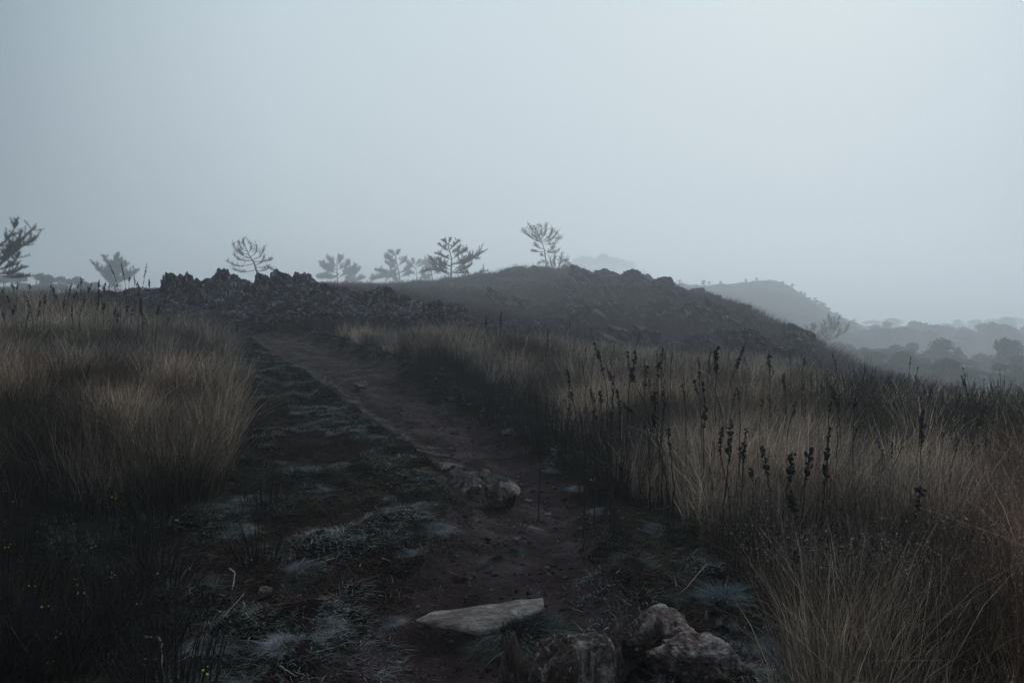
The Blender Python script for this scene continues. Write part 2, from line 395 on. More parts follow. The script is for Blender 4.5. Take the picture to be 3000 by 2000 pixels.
# ------------------------------------------------------------------ rocks
def cube_sphere(n):
    t = np.tan(np.linspace(-math.pi / 4, math.pi / 4, n + 1)); u, v = np.meshgrid(t, t); o = np.ones_like(u)
    D, F = [], []; k = 0
    for a, b, c in ((u, v, o), (-u, v, -o), (o, u, v), (-o, -u, v), (u, -o, v), (-u, o, v)):
        D.append(np.stack([a, b, c], -1).reshape(-1, 3))
        i, j = np.meshgrid(np.arange(n), np.arange(n), indexing='ij'); q = i * (n + 1) + j
        f = np.stack([q, q + 1, q + n + 2, q + n + 1], -1).reshape(-1, 4) + k
        F.append(f); k += (n + 1) ** 2
    D = np.concatenate(D); D /= np.linalg.norm(D, axis=1)[:, None]; F = np.concatenate(F)
    key = np.round(D * 1e5).astype(np.int64); _, idx, inv = np.unique(key, axis=0, return_index=True, return_inverse=True)
    D = D[idx]; F = inv.ravel()[F]
    a = D[F]; nrm = np.cross(a[:, 1] - a[:, 0], a[:, 3] - a[:, 0]); bad = (nrm * a.mean(1)).sum(1) < 0; F[bad] = F[bad][:, ::-1]
    return D, F
def rock_shape(seed, n=24, planes=14, sharp=14, rough=.10, strata=.0, sdir=(1, 0, .4), stretch=3.0, jag=0.0):
    rg = np.random.default_rng(seed); D, F = cube_sphere(n)
    nn = rg.normal(size=(planes, 3)); nn /= np.linalg.norm(nn, axis=1)[:, None]; dd = rg.uniform(.62, 1.0, planes)
    dot = np.maximum(D @ nn.T, 1e-3) / dd; r = (dot ** sharp).sum(1) ** (-1.0 / sharp); r = np.minimum(r, 1.5)
    V = D * r[:, None]
    s = np.array(sdir, float); s /= np.linalg.norm(s)
    if strata:
        q = V @ s; w_ = fbm(V * 1.5 + seed, 3, seed) * .25
        lay = fbm(np.stack([(q + w_) * 7, V[:, 1] * .8, V[:, 2] * .5], 1) + seed * 3.1, 4, seed + 5, True, .6)
        V = V + D * (lay * strata)[:, None]
    V = V + D * (fbm(V * 2.2 + seed, 5, seed + 9) * rough * 1.4 + fbm(V * 7 + seed, 4, seed + 3, True) * rough * .5)[:, None]
    if jag:
        up = np.clip(V[:, 2], 0, None); V[:, 2] += up * jag * fbm(np.stack([V[:, 0] * 4 + V[:, 2] * 2, V[:, 1] * 3, V[:, 2] * 0], 1) + seed, 3, seed + 31)
    return V, F
def norm_rock(V, sink=.25):
    lo, hi = V.min(0), V.max(0); V = V - (lo + hi) / 2; V = V / ((hi - lo) / 2)[None]
    V[:, 2] = V[:, 2] * (1 + sink) / 2 + (1 - sink) / 2      # z from -sink to 1
    return V
def mesh_rock(name, seed, mat, **k):
    V, F = rock_shape(seed, **k); return mesh_np(name, norm_rock(V), [F], mat, None, True)

# foreground rocks: (px centre, py top, px half width, distance, half depth m, lean, seed, label)
FR = [(1680,1840,114,3.25,.20,.05,3,"rounded brown boulder with pebbles stuck in its face beside the mossy turf"),
 (1940,1782,96,3.42,.16,.05,8,"pale topped boulder standing highest among the rocks at the path's end"),
 (1806,1806,58,3.45,.12,-.1,13,"narrow dark boulder lobe leaning against the pale topped boulder"),
 (2008,1850,116,3.14,.16,.40,21,"large veined boulder with a ridge trailing down into the soil"),
 (2135,1768,54,3.72,.12,.2,34,"white streaked boulder with a grass tuft growing on its head"),
 (1492,1850,34,3.50,.06,.0,41,"small flat stone poking from turf below the driftwood slab"),
 (1535,1915,26,3.30,.06,.1,43,"small upright stone between the turf and the pebbled boulder"),
 (1362,1393,60,6.75,.24,-.35,55,"grooved brown rock with moss on its slanting shoulder beside the path"),
 (1466,1402,56,6.6,.22,.15,58,"blocky brown rock with a cap of frosted moss at the path edge"),
 (1300,1396,34,7.2,.16,.0,61,"low reddish stone half sunk in turf behind the path rocks"),
 (1420,1378,26,7.4,.12,.0,63,"small stone behind the two path rocks"),
 (1052,1118,22,12.6,.14,.0,66,"rounded stone lying in the middle of the upper path"),
 (765,1770,20,4.3,.05,.0,71,"small pale stone in the dark turf far from the path"),
 (962,1102,14,12.8,.12,.0,73,"mud coloured lump of rock at the left rim of the upper path")]
M_cap = plant_mat("frosted_moss", .85, .4)
def tuft_mesh(name, n, rad_, h, wd, cb, ct, mat, spread=1.0, droop=.25, rg=R, segs=3):
    a = rg.uniform(0, 6.283, n); q = np.sqrt(rg.uniform(0, 1, n)); rr = q * rad_
    base = np.stack([np.cos(a) * rr, np.sin(a) * rr, np.full(n, -.01)], 1)
    lean = np.stack([np.cos(a), np.sin(a), np.zeros(n)], 1) + rg.normal(0, .5, (n, 3)) * [1, 1, 0] + rg.normal(0, .45, (1, 3)) * [1, 1, 0]
    up = np.zeros((n, 3)); up[:, 2] = 1 - .55 * q * spread
    hh = h * rg.uniform(.6, 1.1, n)
    v = rg.uniform(.7, 1.3, (n, 1))
    V, F, Co = ribbons(base, up, lean, hh, wd * rg.uniform(.7, 1.3, n), q * spread * rg.uniform(.6, 1.1, n), segs, np.array(cb) * v, np.array(ct) * v, droop=droop)
    return mesh_np(name, V, F, mat, Co)
for px, py, hw, d, hd, lean, sd, lb in FR:
    w_ = hw * (1.2 if py > 1700 and hw > 40 else 1) / FPX * d; x = (px - 1500) / FPX * d; top = P(px, py, d)[2]; g0 = gz(x, d); h = max(top - g0, .06)
    V, F = rock_shape(sd, n=70 if h > .1 else 40, planes=14, sharp=10, rough=.125, strata=.09, sdir=(1, .3, -.05))
    V = norm_rock(V, .3); V[:, 0] += lean * (1 - V[:, 2]) * .8
    V = V * [w_, hd, h]
    o = obj("rock", mesh_np("rock", V, [F], M_rock, None, True)); o.location = (x, d, g0 + .004)
    tag(o, lb, "rock", "rocks around the footpath")
    if sd in (58, 34, 55):
        n = 500; a = R.uniform(0, 6.283, n); q = np.sqrt(R.uniform(0, 1, n))
        bx = np.cos(a) * q * w_ * .6 - w_ * .15; by = np.sin(a) * q * hd * .6
        # sit on the rock's upper surface
        vz = V[V[:, 2] > h * .45]; idx = np.array([np.argmin((vz[:, 0] - b) ** 2 + (vz[:, 1] - c) ** 2) for b, c in zip(bx, by)])
        base = vz[idx] + R.normal(0, .006, (n, 3)); k = .16 if sd == 34 else .03
        up = np.tile([0, 0, 1.], (n, 1)); le = np.stack([np.cos(a), np.sin(a) - .3, 0 * a], 1)
        vv = R.uniform(.7, 1.3, (n, 1))
        Vm, Fm, Cm = ribbons(base, up, le, R.uniform(.5, 1, n) * k, np.full(n, .004), R.uniform(.5, 1.2, n), 2, np.array([.03, .045, .045]) * vv, np.array([.10, .15, .155]) * vv, droop=.3)
        m = obj("moss_cap" if sd != 34 else "grass_cap", mesh_np("moss_cap", Vm, Fm, M_cap, Cm), o)
print("rocks")

# weathered slab of wood lying by the path
def driftwood():
    m, N, L, B = new_mat("weathered_wood")
    t = N.new("ShaderNodeTexCoord"); mp = N.new("ShaderNodeMapping"); L.new(t.outputs['Object'], mp.inputs[0]); mp.inputs['Scale'].default_value = (4.5, 13, 16)
    c = rampnode(N, L, noise(N, L, mp.outputs[0], 1.5, 10, .74, 1.6), [(.3, (.045, .030, .026)), (.48, (.15, .118, .105)), (.68, (.40, .38, .36))])
    c = mixc(N, L, rampnode(N, L, noise(N, L, t.outputs['Object'], 7, 6, .6), [(.46, (0, 0, 0)), (.64, (.7, .7, .7))]), c, (.075, .052, .045))
    L.new(c, B.inputs['Base Color']); B.inputs['Roughness'].default_value = .85; B.inputs['Specular IOR Level'].default_value = .2
    bump(N, L, B, noise(N, L, mp.outputs[0], 2.6, 8, .7), 1.0, .02)
    # outline, front edge and back edge along the length
    nl, nc = 90, 26
    a = P(1216, 1790, 4.02); b = P(1598, 1770, 4.1); Lx = b[0] - a[0]
    V = []
    for i in range(nl + 1):
        t_ = i / nl; x = t_ * Lx
        back = .06 + .10 * t_ ; front = -.15 * min(1, t_ * 2.1) ** .8 if t_ < .55 else -.15 + .24 * (t_ - .55) / .45 * .8
        back = back * min(1, t_ * 9) ** .5; th = .024 * min(1, t_ * 6 + .15)
        cyy = (back + front) / 2; hw = max((back - front) / 2, .012)
        for j in range(nc):
            f = 2 * math.pi * j / nc; y = cyy + hw * math.copysign(abs(math.cos(f)) ** .7, math.cos(f)); z = th * math.copysign(abs(math.sin(f)) ** .8, math.sin(f))
            z += (y + .15) * .16
            V.append((x, y, z))
    V = np.array(V); q = np.stack([V[:, 0] * 3, V[:, 1] * 26, V[:, 2] * 26], 1)
    V[:, 2] += fbm(q, 4, 3) * .007; V[:, 1] += fbm(q + 7, 3, 8) * .005; V[:, 2] += fbm(V * 9, 3, 4) * .006
    V = np.vstack([V, V[:nc].mean(0), V[-nc:].mean(0)])
    i, j = np.meshgrid(np.arange(nl), np.arange(nc), indexing='ij'); k = (j + 1) % nc
    F = np.stack([i * nc + j, (i + 1) * nc + j, (i + 1) * nc + k, i * nc + k], -1).reshape(-1, 4)
    jj_ = np.arange(nc); c1 = np.stack([jj_, (jj_ + 1) % nc, np.full(nc, len(V) - 2)], 1); c2 = np.stack([nl * nc + (jj_ + 1) % nc, nl * nc + jj_, np.full(nc, len(V) - 1)], 1)
    o = obj("driftwood_slab", mesh_np("driftwood_slab", V, [F, np.vstack([c1, c2])], m, None, True))
    o.location = (a[0], 4.08, gz((a[0] + b[0]) / 2, 4.08) + .012); o.rotation_euler = (0, rad(-1.5), rad(2))
    tag(o, "pale weathered wedge of split wood lying across the path", "driftwood")
driftwood()

# ------------------------------------------------------------------ schist ridge across the middle
SKY = [(230,868),(300,850),(420,846),(480,838),(510,812),(540,800),(585,797),(612,781),(640,779),(662,800),(690,822),(716,812),(735,803),(790,802),(830,797),(850,801),(868,808),(880,798),(905,802),(930,818),(960,832),(1000,836),(1040,852),(1080,862),(1110,846),(1132,842),(1155,864),(1190,884),(1225,898),(1262,908),(1288,872),(1302,866),(1340,884),(1372,925),(1405,955),(1440,968)]
SK = np.array(SKY, float)
crag_meshes = [mesh_rock("outcrop_rock", 100 + i, M_crag, n=38, planes=12, sharp=14, rough=.15, strata=.13, sdir=(1, .2, .9), jag=.12) for i in range(12)]
def put_rock(meshes, name, x, y, hw, hd, h, rz, tilt, mat=None):
    o = bpy.data.objects.new(name, meshes[R.integers(len(meshes))]); C.objects.link(o)
    o.location = (x, y, gz(x, y) - .02); o.rotation_euler = (R.uniform(-.15, .15), tilt, rz); o.scale = (hw, hd, h)
    return o
RIDGE_L = [("pointed dark schist slab standing in the crest of the rocky ridge", .9), ("lichen blotched schist block on the flank of the rocky ridge", .5), ("low dark schist block at the foot of the rocky ridge", .0)]
px = 232.0
while px < 1440:
    top = np.interp(px, SK[:, 0], SK[:, 1])
    if 1245 < px < 1283: px += 20; continue
    for row, (d, fr) in enumerate(((25.2, 1.0), (24.2, .78), (23.2, .52), (22.4, .28))):
        if px < 470 and row > 1: continue
        if px > 1250 and row == 3: continue
        dd = d + R.uniform(-.3, .3) - max(0, px - 1000) / 400 * 1.0
        if px > 1275: dd -= 0
        q = px + R.uniform(-16, 16); x = (q - 1500) / FPX * dd
        g0 = gz(x, dd); t = P(q, top if row == 0 else top + (945 - top) * (1 - fr) * R.uniform(.55, 1.2), dd)[2]
        if row == 0: t = P(px, top, dd)[2]; x = (px - 1500) / FPX * dd
        h = max(t - g0, .22); hw = R.choice([.42, .5, .65, .85, 1.1]) * R.uniform(.85, 1.15)
        if px < 470: hw *= 1.3
        o = put_rock(crag_meshes, "outcrop_rock", x, dd, hw, R.uniform(.35, .7), h * 1.03, R.uniform(-.6, .6) + R.choice([0, math.pi]), R.uniform(-.28, -.05))
        k = 0 if row == 0 else (1 if row < 3 else 2)
        tag(o, RIDGE_L[k][0], "rock", ("slabs along the ridge crest", "blocks on the ridge flank", "blocks at the ridge foot")[k])
    px += R.uniform(30, 50)
print("ridge", len(bpy.data.objects))

# slanting shards over the hillside
shard_meshes = [mesh_rock("hill_rock", 200 + i, M_hill, n=20, planes=9, sharp=20, rough=.12, strata=.10, sdir=(1, .1, .9), jag=.25) for i in range(10)]
HR = [(1650,797,14,95),(1685,793,12,92),(1700,800,16,91),(1740,812,8,86),(1757,815,7,84),(1790,830,15,79),(1812,832,12,77),(1836,828,16,75),(1870,834,18,72),(1895,842,14,70),(1933,846,10,67),(1962,843,26,65),(1990,856,20,63),(2020,866,16,62),(2052,870,30,60),(2095,874,26,57),(2125,892,20,56),(2165,912,26,53),(2190,922,20,52),(2212,940,12,50),(2240,952,12,48),(2275,944,14,47),(2295,962,14,46),(2325,985,18,44),(2350,1005,16,42),(1352,824,16,95),(1372,826,12,94),(1560,798,12,100),(1620,796,10,100)]
for px, py, hw, d in HR:
    x = (px - 1500) / FPX * d; g0 = gz(x, d); h = P(px, py, d)[2] - g0; h = max(h, .35) * 1.02
    o = put_rock(shard_meshes, "hill_rock", x, d, hw / FPX * d * .85, hw / FPX * d * .9, h, R.uniform(-.3, .3), -.45)
    tag(o, "jagged schist rock breaking the skyline of the foggy hill", "rock", "rocks on the foggy hill's skyline")
cnt = 0
while cnt < 150:
    px = R.uniform(1280, 2380); d = R.uniform(26, 92); x = (px - 1500) / FPX * d; z = gz(x, d); qx, qy = proj(x, d, z)
    ridge = np.interp(px, [1280, 1450, 1650, 1800, 2050, 2250, 2400], [836, 808, 798, 832, 880, 955, 1050])
    if qy < ridge + 3 or qy > 1075: continue
    if n2(np.array([x]), np.array([float(d)]), 7, 2, 77)[0] < -.05 + (.35 if px < 1650 and d > 55 else 0): continue
    s = R.uniform(.6, 1.25) * (.65 + d / 90)
    o = put_rock(shard_meshes, "hill_rock", x, d, s * R.uniform(.4, .75), s * .6, s * R.uniform(.9, 1.6), R.uniform(-.3, .3), R.uniform(-.95, -.55))
    tag(o, "slanting schist rock on the dark face of the foggy hill", "rock", "rocks on the hill face"); cnt += 1
# isolated ribbed crags before the hill
for px, py, hw, d, lb in ((1300,868,34,21.0,"sharp ribbed crag with a mossy crest rising right of the ridge"),(1505,935,42,27,"ribbed crag slanting out of the heath below the foggy hill"),(1590,930,36,28.5,"second ribbed crag behind the grass, with a pointed shoulder"),(1660,945,22,28,"small dark slab leaning beside the green hollow"),(2410,1038,20,24,"two pronged dark stone standing above the right hand grass"),(2375,1050,16,24,"stubby dark stone at the foot of the bare thorn shrub")):
    x = (px - 1500) / FPX * d; g0 = gz(x, d); h = P(px, py, d)[2] - g0
    o = put_rock(crag_meshes, "crag", x, d, hw / FPX * d, hw / FPX * d, max(h, .3), 0, -.25); tag(o, lb, "rock", "single crags")
print("hill", len(bpy.data.objects))

# ------------------------------------------------------------------ trees
def bez(p0, p1, p2, n=9):
    t = np.linspace(0, 1, n)[:, None]; return (1 - t) ** 2 * p0 + 2 * (1 - t) * t * p1 + t ** 2 * p2
def pine(label, bx, by, d, trunk, branches, tw=14, tl=.45, needle=.5, group=None, gnd=True, name="pine_tree", upb=.8, tr=None, nd=7, seed=1, twr=.012):
    """trunk: photo points base->top; branches: (start, mid or None, end) photo points."""
    rg = np.random.default_rng(seed); s = d / FPX
    root = P(bx, by, d); x0 = root[0]; z0 = gz(x0, d)
    z0 = min(z0, root[2]) if gnd else root[2]
    e0 = empty(name, (x0, d, z0)); tag(e0, label, "tree", group)
    def W(p, y=0.0):
        q = P(p[0], p[1], d); return np.array([q[0] - x0, y, q[2] - z0])
    mb = MB(); T = np.array([W(p) for p in trunk]); T[0, 2] = -.15
    H = T[-1, 2]; r0 = tr or max(.024 * H, .05)
    tt = np.linspace(0, len(T) - 1, 4 * len(T)); Ti = np.stack([np.interp(tt, np.arange(len(T)), T[:, k]) for k in range(3)], 1)
    Ti[:, 0] += fbm(Ti * 1.3 + seed, 2, 3) * .03 * H * .3
    tube(mb, Ti, np.linspace(r0, r0 * .18, len(Ti)), 7)
    tb, td, tlen = [], [], []
    for st, mi, en in branches:
        a, c = W(st), W(en); reach = abs(c[0] - a[0]) + abs(c[2] - a[2])
        c[1] = rg.uniform(-.8, .8) * reach
        m = W(mi, c[1] * .5) if mi else (a + c) / 2 + np.array([(c[0] - a[0]) * .15, 0, -.16 * reach])
        B_ = bez(a, 2 * m - (a + c) / 2, c, 12); B_ += rg.normal(0, .012 * reach, B_.shape) * np.linspace(0, 1, 12)[:, None]
        rb = max(r0 * .30 * min(1, reach / (H * .5) + .25), .014)
        tube(mb, B_, np.linspace(rb, rb * .25, 12), 5)
        # side limbs
        subs = [B_]
        for _ in range(8 + int(reach * 3.5)):
            f = rg.uniform(.25, .95); i = int(f * 11); p = B_[i]; L_ = reach * rg.uniform(.10, .36) * (1.1 - f * .5)
            dr = (B_[min(i + 1, 11)] - B_[i - 1]); dr /= np.linalg.norm(dr) + 1e-9
            dv = dr * rg.uniform(.4, 1) + rg.normal(0, .6, 3) * [1, 1, .4] + [0, 0, upb * rg.uniform(-.2, .8)]; dv /= np.linalg.norm(dv)
            q = bez(p, p + dv * L_ * .5 + [0, 0, -.05 * L_], p + dv * L_ + [0, 0, .15 * L_], 7); tube(mb, q, np.linspace(rb * .30, rb * .08, 7), 3); subs.append(q)
        for q in subs:
            n = int(4.0 * tw * (len(q) / 9) * max(.6, np.linalg.norm(q[-1] - q[0])) / .8) + 3; f = rg.uniform(.12, 1, n) * (len(q) - 1); i = f.astype(int).clip(0, len(q) - 2)
            pp = q[i] + (q[i + 1] - q[i]) * (f - i)[:, None]; dr = q[i + 1] - q[i]; dr /= np.linalg.norm(dr, axis=1)[:, None] + 1e-9
            dv = dr * .8 + rg.normal(0, .65, (n, 3)) + [0, 0, upb * .6]; dv /= np.linalg.norm(dv, axis=1)[:, None]
            tb.append(pp); td.append(dv); tlen.append(rg.uniform(.35, 1.0, n) * tl * .62)
    mb.build("trunk", M_bark, e0, True)
    tb = np.concatenate(tb); td = np.concatenate(td); tlen = np.concatenate(tlen); n = len(tb)
    V, F, Co = ribbons(tb, td, np.tile([0, 0, 1.], (n, 1)), tlen, np.full(n, twr * 1.15), rg.uniform(0, .3, n), 2, (.018, .016, .016), yaw=rg.uniform(0, 6.28, n))
    cb = MB(); cb.add(V, F, Co)
    if nd:
        m = n * nd; k = np.repeat(np.arange(n), nd); f = rg.uniform(.1, 1.1, m)
        p = tb[k] + td[k] * (tlen[k] * f)[:, None]; dv = td[k] + rg.normal(0, .7, (m, 3)); dv /= np.linalg.norm(dv, axis=1)[:, None]
        v = rg.uniform(.6, 1.4, (m, 1)); col = np.array([.016, .022, .019]) * v
        V, F, Co = ribbons(p, dv, np.tile([0, 0, 1.], (m, 1)), rg.uniform(.4, 1, m) * needle * .26, np.full(m, .017 * needle), rg.uniform(0, .3, m), 1, col)
        cb.add(V, F, Co)
    cb.build("crown", M_needle, e0)
    return e0
pine("broad layered pine with a thick dark trunk standing alone on the knoll's left shoulder", 1321, 829, 97, [(1321,829),(1322,793),(1323,762),(1317,734),(1313,712)],
 [((1321,807),(1293,793),(1247,764)),((1321,800),(1280,792),(1236,800)),((1325,795),(1362,767),(1405,729)),((1325,813),(1367,812),(1424,789)),((1324,798),(1360,790),(1386,777)),
  ((1323,762),(1300,752),(1278,744)),((1323,760),(1348,745),(1369,733)),((1323,775),(1368,765),(1399,748)),((1317,738),(1302,728),(1287,716)),((1316,734),(1330,718),(1341,705)),((1314,722),(1305,710),(1296,703)),((1322,782),(1300,772),(1282,758)),((1318,740),(1340,734),(1352,722)),((1314,714),(1318,706),(1320,700)),((1321,790),(1290,778),(1260,752)),((1322,800),(1350,800),(1372,798)),((1320,770),(1350,768),(1380,742))],
 tw=20, tl=.42, nd=12, needle=.40, seed=4)
pine("tall pine with an upswept flat crown on top of the grassy knoll", 1598, 803, 101, [(1598,803),(1600,770),(1595,734),(1587,709),(1584,700)],
 [((1587,709),(1558,698),(1528,668)),((1586,706),(1570,690),(1545,662)),((1585,704),(1575,680),(1565,657)),((1585,702),(1588,680),(1582,655)),((1586,702),(1596,680),(1598,654)),((1587,706),(1612,688),(1622,664)),((1588,712),(1622,712),(1646,684)),((1588,708),(1618,700),(1634,676)),((1594,730),(1575,726),(1562,716)),((1595,738),(1575,738),(1556,737)),((1596,732),(1620,740),(1642,728)),((1598,750),(1590,750),(1582,745)),((1599,765),(1590,768),(1572,775)),((1598,745),(1612,735),(1622,722)),((1587,715),(1575,700),(1556,684)),((1599,790),(1590,788),(1583,784))],
 tw=11, tl=.5, nd=4, needle=.4, seed=6, group=None)
pine("wispy many stemmed shrub pine growing right against the upswept pine", 1628, 803, 99, [(1628,803),(1634,790),(1640,775),(1650,760)],
 [((1628,802),(1618,785),(1612,755)),((1630,800),(1650,795),(1672,768)),((1632,795),(1648,785),(1664,748)),((1634,790),(1640,770),(1645,742)),((1640,775),(1655,765),(1668,775)),((1630,800),(1612,790),(1604,770)),((1636,788),(1625,770),(1628,740)),((1628,802),(1656,800),(1676,782))],
 tw=14, tl=.5, nd=3, needle=.35, seed=8, tr=.10, name="shrub_pine")
pine("thin bare pine leaning left above the rocky ridge", 768, 838, 86, [(768,838),(753,797),(745,771),(731,750),(721,727),(714,705)],
 [((735,757),(700,745),(682,722)),((728,745),(700,735),(687,714)),((723,735),(708,725),(702,705)),((720,725),(712,712),(712,697)),((733,752),(750,735),(742,708)),((738,760),(765,750),(776,724)),((742,765),(775,765),(792,756)),((748,782),(775,785),(790,790)),((745,772),(700,780),(679,765)),((750,790),(710,797),(684,788)),((726,740),(740,725),(731,702)),((745,775),(765,768),(768,742)),((740,763),(710,762),(692,748)),((750,792),(775,792),(786,776))],
 tw=9, tl=.42, nd=4, needle=.35, seed=10)
pine("tall bare pine cut by the frame at the far left of the moor", -8, 868, 48, [(-8,868),(-10,800),(-12,740),(-8,680),(-4,640)],
 [((-9,790),(50,778),(93,745)),((-9,800),(40,800),(92,783)),((-10,775),(40,735),(88,690)),((-10,765),(30,735),(62,672)),((-11,750),(10,710),(38,652)),((-10,730),(8,690),(18,632)),((-9,700),(2,660),(2,618)),((-10,740),(-40,710),(-60,660)),((-10,790),(-60,780),(-90,740)),((-9,700),(-25,670),(-30,630)),((-10,780),(30,765),(70,712)),((-9,805),(30,812),(70,806)),((-10,760),(20,745),(50,705)),((-10,770),(-50,740),(-80,700))],
 tw=26, tl=.32, nd=7, needle=.3, seed=12, tr=.12, twr=.008)
pine("cone shaped fogged pine behind the mullein stalks", 337, 850, 150, [(337,850),(337,820),(337,780),(337,745)],
 [((337,840),(310,820),(289,777)),((337,835),(365,815),(392,792)),((337,825),(320,805),(303,775)),((337,820),(355,800),(372,768)),((337,810),(325,790),(316,765)),((337,805),(350,785),(360,762)),((337,795),(330,775),(324,755)),((337,790),(345,770),(351,752)),((337,830),(345,815),(380,800)),((337,770),(335,755),(337,741)),((337,835),(320,830),(300,800))],
 tw=22, tl=.9, nd=12, needle=.7, seed=14, twr=.02)
pine("fogged twin trunked pine rising behind the rocky ridge crest", 989, 836, 215, [(989,836),(988,805),(987,780),(986,760)],
 [((988,800),(960,790),(935,768)),((988,810),(960,812),(925,800)),((987,785),(975,770),(965,758)),((987,780),(995,765),(990,750)),((987,790),(1010,780),(1018,768)),((990,815),(1018,800),(1040,790)),((1018,830),(1040,822),(1060,811)),((989,836),(1015,825),(1022,790)),((1018,812),(1035,800),(1046,782)),((988,792),(970,785),(952,780)),((987,772),(1000,762),(1008,757)),((988,806),(950,815),(940,812)),((1020,805),(1030,790),(1034,775))],
 tw=16, tl=1.3, nd=12, needle=.9, seed=16, twr=.03)
pine("pale fogged pine with a long low branch reaching left of its trunk", 1172, 836, 200, [(1172,836),(1170,805),(1163,775),(1158,745)],
 [((1171,815),(1130,812),(1087,824)),((1170,805),(1140,800),(1108,795)),((1166,785),(1145,780),(1125,768)),((1163,770),(1140,760),(1124,750)),((1160,752),(1150,742),(1144,738)),((1160,750),(1165,742),(1170,736)),((1165,780),(1180,765),(1186,758)),((1170,800),(1188,790),(1196,778)),((1165,780),(1150,765),(1135,757)),((1171,812),(1190,805),(1200,800)),((1171,836),(1155,815),(1148,790))],
 tw=15, tl=1.1, nd=12, needle=.85, seed=18, twr=.03)
pine("faint flat topped pine between the pale pine and the layered pine", 1222, 838, 240, [(1222,838),(1221,810),(1218,785),(1219,770)],
 [((1220,790),(1205,778),(1196,768)),((1219,785),(1235,775),(1258,764)),((1219,780),(1225,770),(1230,762)),((1219,778),(1210,768),(1208,762)),((1221,800),(1245,795),(1262,782)),((1221,815),(1245,815),(1262,808)),((1221,805),(1205,800),(1195,798))],
 tw=14, tl=1.2, nd=12, needle=.9, seed=20, twr=.03)
pine("second faint pine close against the layered pine's left side", 1268, 836, 215, [(1268,836),(1266,810),(1264,785)],
 [((1266,800),(1255,790),(1248,770)),((1265,790),(1272,775),(1276,760)),((1266,805),(1285,795),(1290,785)),((1266,815),(1248,815),(1240,808)),((1264,788),(1260,775),(1262,762))],
 tw=14, tl=1.2, nd=11, needle=.85, seed=22, twr=.03)
pine("fan shaped bare pine on the valley slope below the far hill", 2431, 1022, 112, [(2431,1022),(2432,1000),(2434,986)],
 [((2434,990),(2415,975),(2401,950)),((2434,988),(2420,965),(2415,938)),((2434,986),(2430,955),(2426,930)),((2434,986),(2440,955),(2440,924)),((2434,986),(2452,960),(2458,932)),((2434,988),(2465,975),(2478,955)),((2434,990),(2470,985),(2488,946)),((2433,995),(2410,985),(2388,962)),((2434,984),(2446,950),(2449,926))],
 tw=11, tl=.55, nd=3, needle=.5, seed=24, twr=.012)
pine("smaller bare pine left of the fan shaped pine", 2385, 1030, 105, [(2385,1030),(2382,1000),(2378,975)],
 [((2382,1000),(2368,985),(2360,955)),((2380,985),(2372,965),(2370,948)),((2380,980),(2390,965),(2395,950)),((2383,1005),(2400,995),(2408,975))],
 tw=11, tl=.5, nd=3, needle=.5, seed=26, twr=.012)
pine("dark bare thorn shrub at the right end of the foggy hill", 2318, 1070, 36, [(2318,1070),(2312,1040),(2306,1010),(2300,985)],
 [((2312,1040),(2290,1015),(2278,975)),((2308,1015),(2300,985),(2305,956)),((2306,1010),(2320,985),(2322,962)),((2315,1050),(2340,1030),(2352,985)),((2316,1055),(2350,1040),(2378,1005)),((2317,1060),(2345,1060),(2372,1040)),((2314,1050),(2285,1045),(2262,1020)),((2310,1030),(2330,1005),(2340,975))],
 tw=9, tl=.28, nd=0, seed=28, tr=.05, name="thorn_shrub", twr=.006)
print("pines")

def leafy(name, seed, h=7.0, w=6.0, lobes=9, leaves=2600, leaf=.28, low=.12):
    rg = np.random.default_rng(seed); e0 = empty(name, (0, 0, 0)); mb = MB()
    tube(mb, [(0, 0, -.6), (.05 * w, 0, h * .25), (0, .03 * w, h * .5), (0, 0, h * .8)], [.035 * h, .028 * h, .02 * h, .008 * h], 6)
    cen = []
    for i in range(lobes):
        a = rg.uniform(0, 6.28); q = rg.uniform(.1, .7) ; z = rg.uniform(low, .92)
        prof = math.sin(math.pi * min(1, (z - low) / (1 - low) * .75 + .2)) 
        c = np.array([math.cos(a) * q * w / 2 * (prof + .15), math.sin(a) * q * w / 2 * (prof + .15), z * h]); cen.append(c)
        st = np.array([0, 0, h * rg.uniform(.25, .5)]); tube(mb, bez(st, (st + c) / 2 + [0, 0, -.05 * h], c, 6), np.linspace(.014 * h, .004 * h, 6), 4)
    mb.build("trunk", M_bark, e0)
    cen = np.array(cen); k = rg.integers(0, lobes, leaves); rr = (rg.uniform(.55, 1, lobes) * w * .24)[k]
    v = rg.normal(size=(leaves, 3)); v /= np.linalg.norm(v, axis=1)[:, None]; rad_ = rg.uniform(0, 1, leaves) ** .45 * (1 + .25 * fbm(v * 2.5 + k[:, None], 3, seed))
    p = cen[k] + v * (rr * rad_)[:, None] * [1, 1, .72]
    u = rg.normal(size=(leaves, 3)); u /= np.linalg.norm(u, axis=1)[:, None]; t = np.cross(u, rg.normal(size=(leaves, 3))); t /= np.linalg.norm(t, axis=1)[:, None]
    s = leaf * rg.uniform(.5, 1.2, (leaves, 1))
    V = np.stack([p - u * s, p + t * s * .6, p + u * s, p - t * s * .6], 1).reshape(-1, 3); F = np.arange(leaves * 4).reshape(-1, 4)
    col = np.repeat(np.array([.020, .027, .023]) * rg.uniform(.6, 1.5, (leaves, 1)), 4, 0)
    obj("crown", mesh_np("crown", V, [F], M_needle, col), e0)
    e0['h'] = h; e0['w'] = w
    return e0
protos = [leafy("round_tree", 300 + i, 7, 6, 16 + 2 * i, 4200, .22) for i in range(5)]
used = set()
